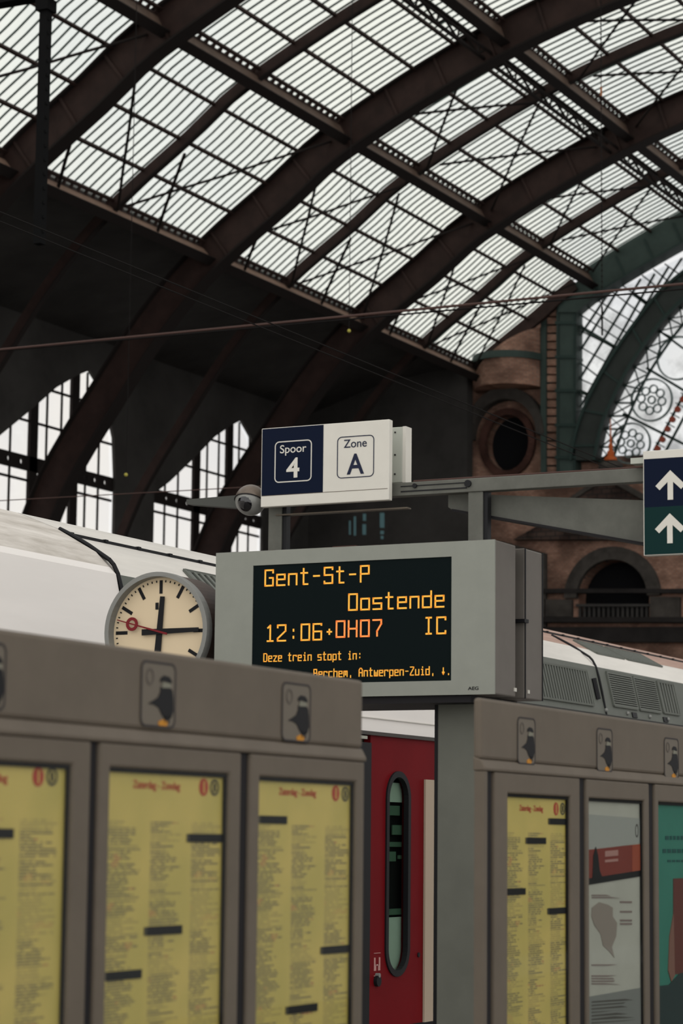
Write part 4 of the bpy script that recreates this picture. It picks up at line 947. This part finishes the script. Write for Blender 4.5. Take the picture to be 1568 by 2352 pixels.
MB().box(DX+.222, DX+.30, u-.02, u, zb_, zt+.002).build('edge_trim', sign_white, t)
for z in (zb_+.05, zb_+.16, zt-.03): MB().tube((DX+.215, u+.045, z), (DX+.23, u+.045, z), .005, 8).build('screw', case_edge, t)
# dome camera
pc = d_(564, 1146, DX+.02)
t = thing('dome_camera', 'round security camera with dark lens bowl hanging beside the platform sign', 'camera', (DX+.08, pc[0], pc[1]))
C_ = Vector((DX+.08, pc[0], pc[1])); rr0 = .091
tiltm = Matrix.Rotation(math.radians(25), 3, 'Y')
def rotmb(mb): mb.v = [C_+tiltm @ (p_-C_) for p_ in mb.v]; return mb
rotmb(MB().ball(C_, rr0, 28, 12, -.15, 1)).build('hood', chrome, t, smooth=True)
rotmb(MB().ball(C_, rr0*.985, 28, 12, -1, -.12)).build('bezel', galv, t, smooth=True)
MB().ball(C_+Vector((-.028, 0, -.012)), rr0*.72, 24, 14).build('lens_bowl', dome_glass, t, smooth=True)
rg = MB()
for i in range(40):
    a_ = 2*math.pi*i/40; b_2 = 2*math.pi*(i+1)/40
    A_ = C_+tiltm @ Vector((rr0*1.01*math.cos(a_), rr0*1.01*math.sin(a_), -.012)); B_ = C_+tiltm @ Vector((rr0*1.01*math.cos(b_2), rr0*1.01*math.sin(b_2), -.012)); rg.tube(A_, B_, .003, 6)
rg.build('rim_band', case_edge, t)
MB().tube(C_+Vector((.06, 0, .03)), C_+Vector((.10, -.12, .03)), .02, 10).build('mount', beam_grey, t)
# arrow sign
t = thing('arrow_sign', 'navy and teal direction sign with two white upward arrows', 'sign', (DX-.03, 3.8, 3.1))
XS = DX; al = 4.208
MB().box(XS, XS+.05, 3.45, al, 3.112, 3.668).build('board', sign_white, t, bevel=.003)
MXs = FACE_X(XS); zm = d_(1480, 1166)[1]; zt2 = d_(1480, 1055)[1]
MB().poly(rect(3.455, al-.006, zm, zt2), MXs, -.002, .001).build('navy_field', sign_navy, t)
MB().poly(rect(3.455, al-.006, 3.116, zm), MXs, -.002, .001).build('teal_field', sign_teal, t)
def arrow(cx, ytop, ybot, nm):
    a = d_(cx, ytop); b = d_(cx, ybot); u = a[0]; h = a[1]-b[1]; w_ = .030; hw = .082
    pts = [(u, a[1]), (u-hw, a[1]-hw*.98), (u-hw+.023, a[1]-hw*.98-.023), (u-w_/2, a[1]-.062), (u-w_/2, b[1]), (u+w_/2, b[1]), (u+w_/2, a[1]-.062), (u+hw-.023, a[1]-hw*.98-.023), (u+hw, a[1]-hw*.98)]
    MB().poly(pts, MXs, -.004, -.0015).build(nm, sign_white, t)
arrow(1539, 1080, 1148, 'arrow'); arrow(1538, 1179, 1248, 'arrow')
p = d_(1461, 1056); MB().box(XS+.02, XS+.1, p[0]-.045, p[0]+.04, p[1]-.017, p[1]+.014).build('bracket', mat('panel_pale', (.36, .37, .32)), t)
# ------------------------------------------------------------------ clock
CY, CZ, CR = 7.172, 2.80, .338
t = thing('station_clock', 'round station clock with red second hand half hidden by the grey header', 'clock', (DX+.15, CY, 0))
M = FACE_X(DX)
cy_ = MB(); cy_.poly(circ(CY, CZ, CR, 64), M, .03, .30, [circ(CY, CZ, CR-.02, 64)]); cy_.poly(circ(CY, CZ, CR-.004, 64), M, .2, .28); cy_.build('drum', clock_brown, t)
MB().poly(circ(CY, CZ, CR+.006, 64), M, -.015, .05, [circ(CY, CZ, CR-.022, 64)]).build('bezel', galv, t, bevel=.004)
dl = MB().poly(circ(CY, CZ, CR-.02, 64), M, .045, .05).build('dial', dial, t)
mi = MB()
for k in range(60):
    a = 2*math.pi*k/60; c_, s_ = math.sin(a), math.cos(a); f = lambda r_: (CY-c_*r_, CZ+s_*r_)
    if k % 5 == 0: MB().poly(line2(f(.222), f(.300), .020), M, .042, .0455).build('hour_mark', ink, dl)
    else: mi.poly(line2(f(.288), f(.300), .007), M, .042, .0455)
mi.build('minute_mark', ink, dl)
def hand(ang, r0_, r1_, w0, w1, m_, nm, d):
    a = math.radians(ang); c_, s_ = math.sin(a), math.cos(a); g = lambda r_, o: (CY-c_*r_+s_*o, CZ+s_*r_+c_*o)
    return MB().poly([g(r0_, w0/2), g(r1_, w1/2), g(r1_, -w1/2), g(r0_, -w0/2)], M, d-.004, d).build(nm, m_, t)
hand(4.5, -.115, .205, .042, .030, ink, 'hour_hand', .036)
hand(89, -.115, .265, .036, .024, ink, 'minute_hand', .030)
a = math.radians(285); hs_ = hand(285, -.06, .29, .012, .006, hand_red, 'second_hand', .024)
MB().poly(circ(CY-math.sin(a)*.185, CZ+math.cos(a)*.185, .040, 28), M, .019, .024, [circ(CY-math.sin(a)*.185, CZ+math.cos(a)*.185, .022, 28)]).build('second_hand_ring', hand_red, t)
lg = MB(); lg.poly(rect(CY+.015, CY+.035, CZ+.13, CZ+.17), M, .042, .0455); lg.build('dial_emblem', ink, dl)
MB().box(DX+.1, DX+.2, CY-.05, CY+.05, 0, CZ-CR+.02).build('post', disp_grey, t)

# ------------------------------------------------------------------ overhead wires, hanging mast and cables
t = thing('hanging_mast', 'dark pegged mast hanging from the roof at the top corner', 'mast', (35, 23.5, 12))
a = px(106, 0, 'X', 35); b = px(100, 560, 'X', 35)
ztop_ = px(106, -60, 'X', 35).z
MB().box(34.91, 35.09, a.y-.075, a.y+.075, b.z, ztop_).build('shaft', mat('mast_black', (.006, .006, .006), .9, spec=.03), t)
z = b.z+.2
while z < ztop_-.2: MB().box(34.95, 35.0, a.y-.1, a.y+.1, z, z+.05).build('peg', mat('mast_black', (.006, .006, .006), .9, spec=.03), t); z += .26
c = px(0, 6, 'X', 35); c2b = px(160, 6, 'X', 35)
MB().box(34.85, 35.15, c2b.y, c.y+1, c.z-.06, c.z+.25).build('crosspiece', mat('mast_black', (.006, .006, .006), .9, spec=.03), t)
MB().box(34.85, 35.15, a.y-.13, a.y+.13, a.z-.22, a.z).build('bracket', mat('mast_black', (.006, .006, .006), .9, spec=.03), t)
MB().bar((35, a.y, ztop_), (35, a.y, 30), .15).build('hanger', mat('mast_black', (.006, .006, .006), .9, spec=.03), t)
def span(x, p, q, r_, label, m_=rust_wire, ext_=True, second=None):
    a = px(*p, 'X', x); b = px(*q, 'X', x); d = b-a
    mb = MB().path([a-d*.4, a, (a+b)/2, b, b+d*.4], r_, 8)
    return tag(mb.build('span_wire', m_), label, 'wire', 'wires strung across the tracks')
span(30, (0, 803), (1568, 652), .018, 'thick rust-brown span wire crossing the hall above the platform sign')
span(30.4, (0, 806), (1568, 664), .012, 'thinner span wire sagging just below the thick one', cable_m)
span(33, (0, 1150), (620, 1116), .008, 'faint thin wire crossing above the train roof')
for yy, p, lab in ((10.0, (620, 742), 'contact wire above the train, higher and nearer of the dark pair'), (10.6, (620, 760), 'contact wire just beneath the higher one over the train'), (12.5, (1340, 1022), 'dark overhead wire running down behind the sign beam'), (13.5, (1400, 1290), 'dark overhead wire passing in front of the brick end facade')):
    q = px(*p, 'Y', yy)
    mb = MB().path([(8 if yy < 12 else 55, yy, q.z), (56, yy, q.z), (92, yy, q.z)], .006 if yy < 12 else .012, 6)
    tag(mb.build('contact_wire', cable_m), lab, 'wire', 'wires running along the track')
def hang(xp, yt, yb, X, label, tip=None):
    a = px(xp[0], yt, 'X', X); b = px(xp[1], yb, 'X', X)
    t = thing('hanging_cable', label, 'cable', (X, a.y, b.z), 'thin cables hanging from the roof')
    zt = 29
    MB().tube((X, a.y, b.z), (X, a.y, zt), .009, 6).build('cable', cable_m, t)
    return t, a.y, b.z
t, yy, zz = hang((303, 296), 480, 1090, 42, 'thin hanging cable with yellow end in front of the side windows')
MB().ball((42, yy, zz), .04, 8, 6).build('end_bob', mat('bob_yellow', (.30, .27, .05), .5), t)
t, yy, zz = hang((806, 801), 300, 760, 46, 'thin hanging cable with yellow end above the platform sign')
MB().ball((46, yy, zz), .04, 8, 6).build('end_bob', mat('bob_yellow', (.3, .27, .05), .5), t)
t, yy, zz = hang((1380, 1383), 190, 770, 48, 'dark pendant cable hanging before the green end arch')
MB().tube((48, yy, zz), (48, yy, zz+.62), .022, 8).build('weight', cable_m, t)
z = px(1381, 200, 'X', 48).z
MB().tube((48, yy, z-.2), (48, yy, z), .024, 8).build('orange_tag', mat('tag_rust', (.20, .075, .03), .6), t)
bz = MB(); z0_ = zz+.7
while z0_ < px(1381, 0, 'X', 48).z: bz.ball((48, yy, z0_), .022, 6, 4); z0_ += .12
bz.build('bead', cable_m, t)
# slit windows between sign and display, daylight behind them put in as pane glow
sl = struct(f'window_{wn}', (EX-.9, 45, 10)); wn += 1
def e9(x, y): p = px(x, y, 'X', EX-.92); return (p.y, p.z)
for x0, x1, ya, yb in ((801, 805, 1196, 1228), (812, 817, 1186, 1230), (833, 840, 1180, 1196), (832, 840, 1204, 1228), (872, 882, 1178, 1212), (873, 881, 1219, 1227), (874, 880, 1231, 1238)):
    MB().poly([e9(x0, ya), e9(x1, ya), e9(x1, yb), e9(x0, yb)], FACE_X(EX-.92), 0, .02).build('pane', mat('slit_pane_glow', (.045, .085, .09), .5, emit=.55), sl)
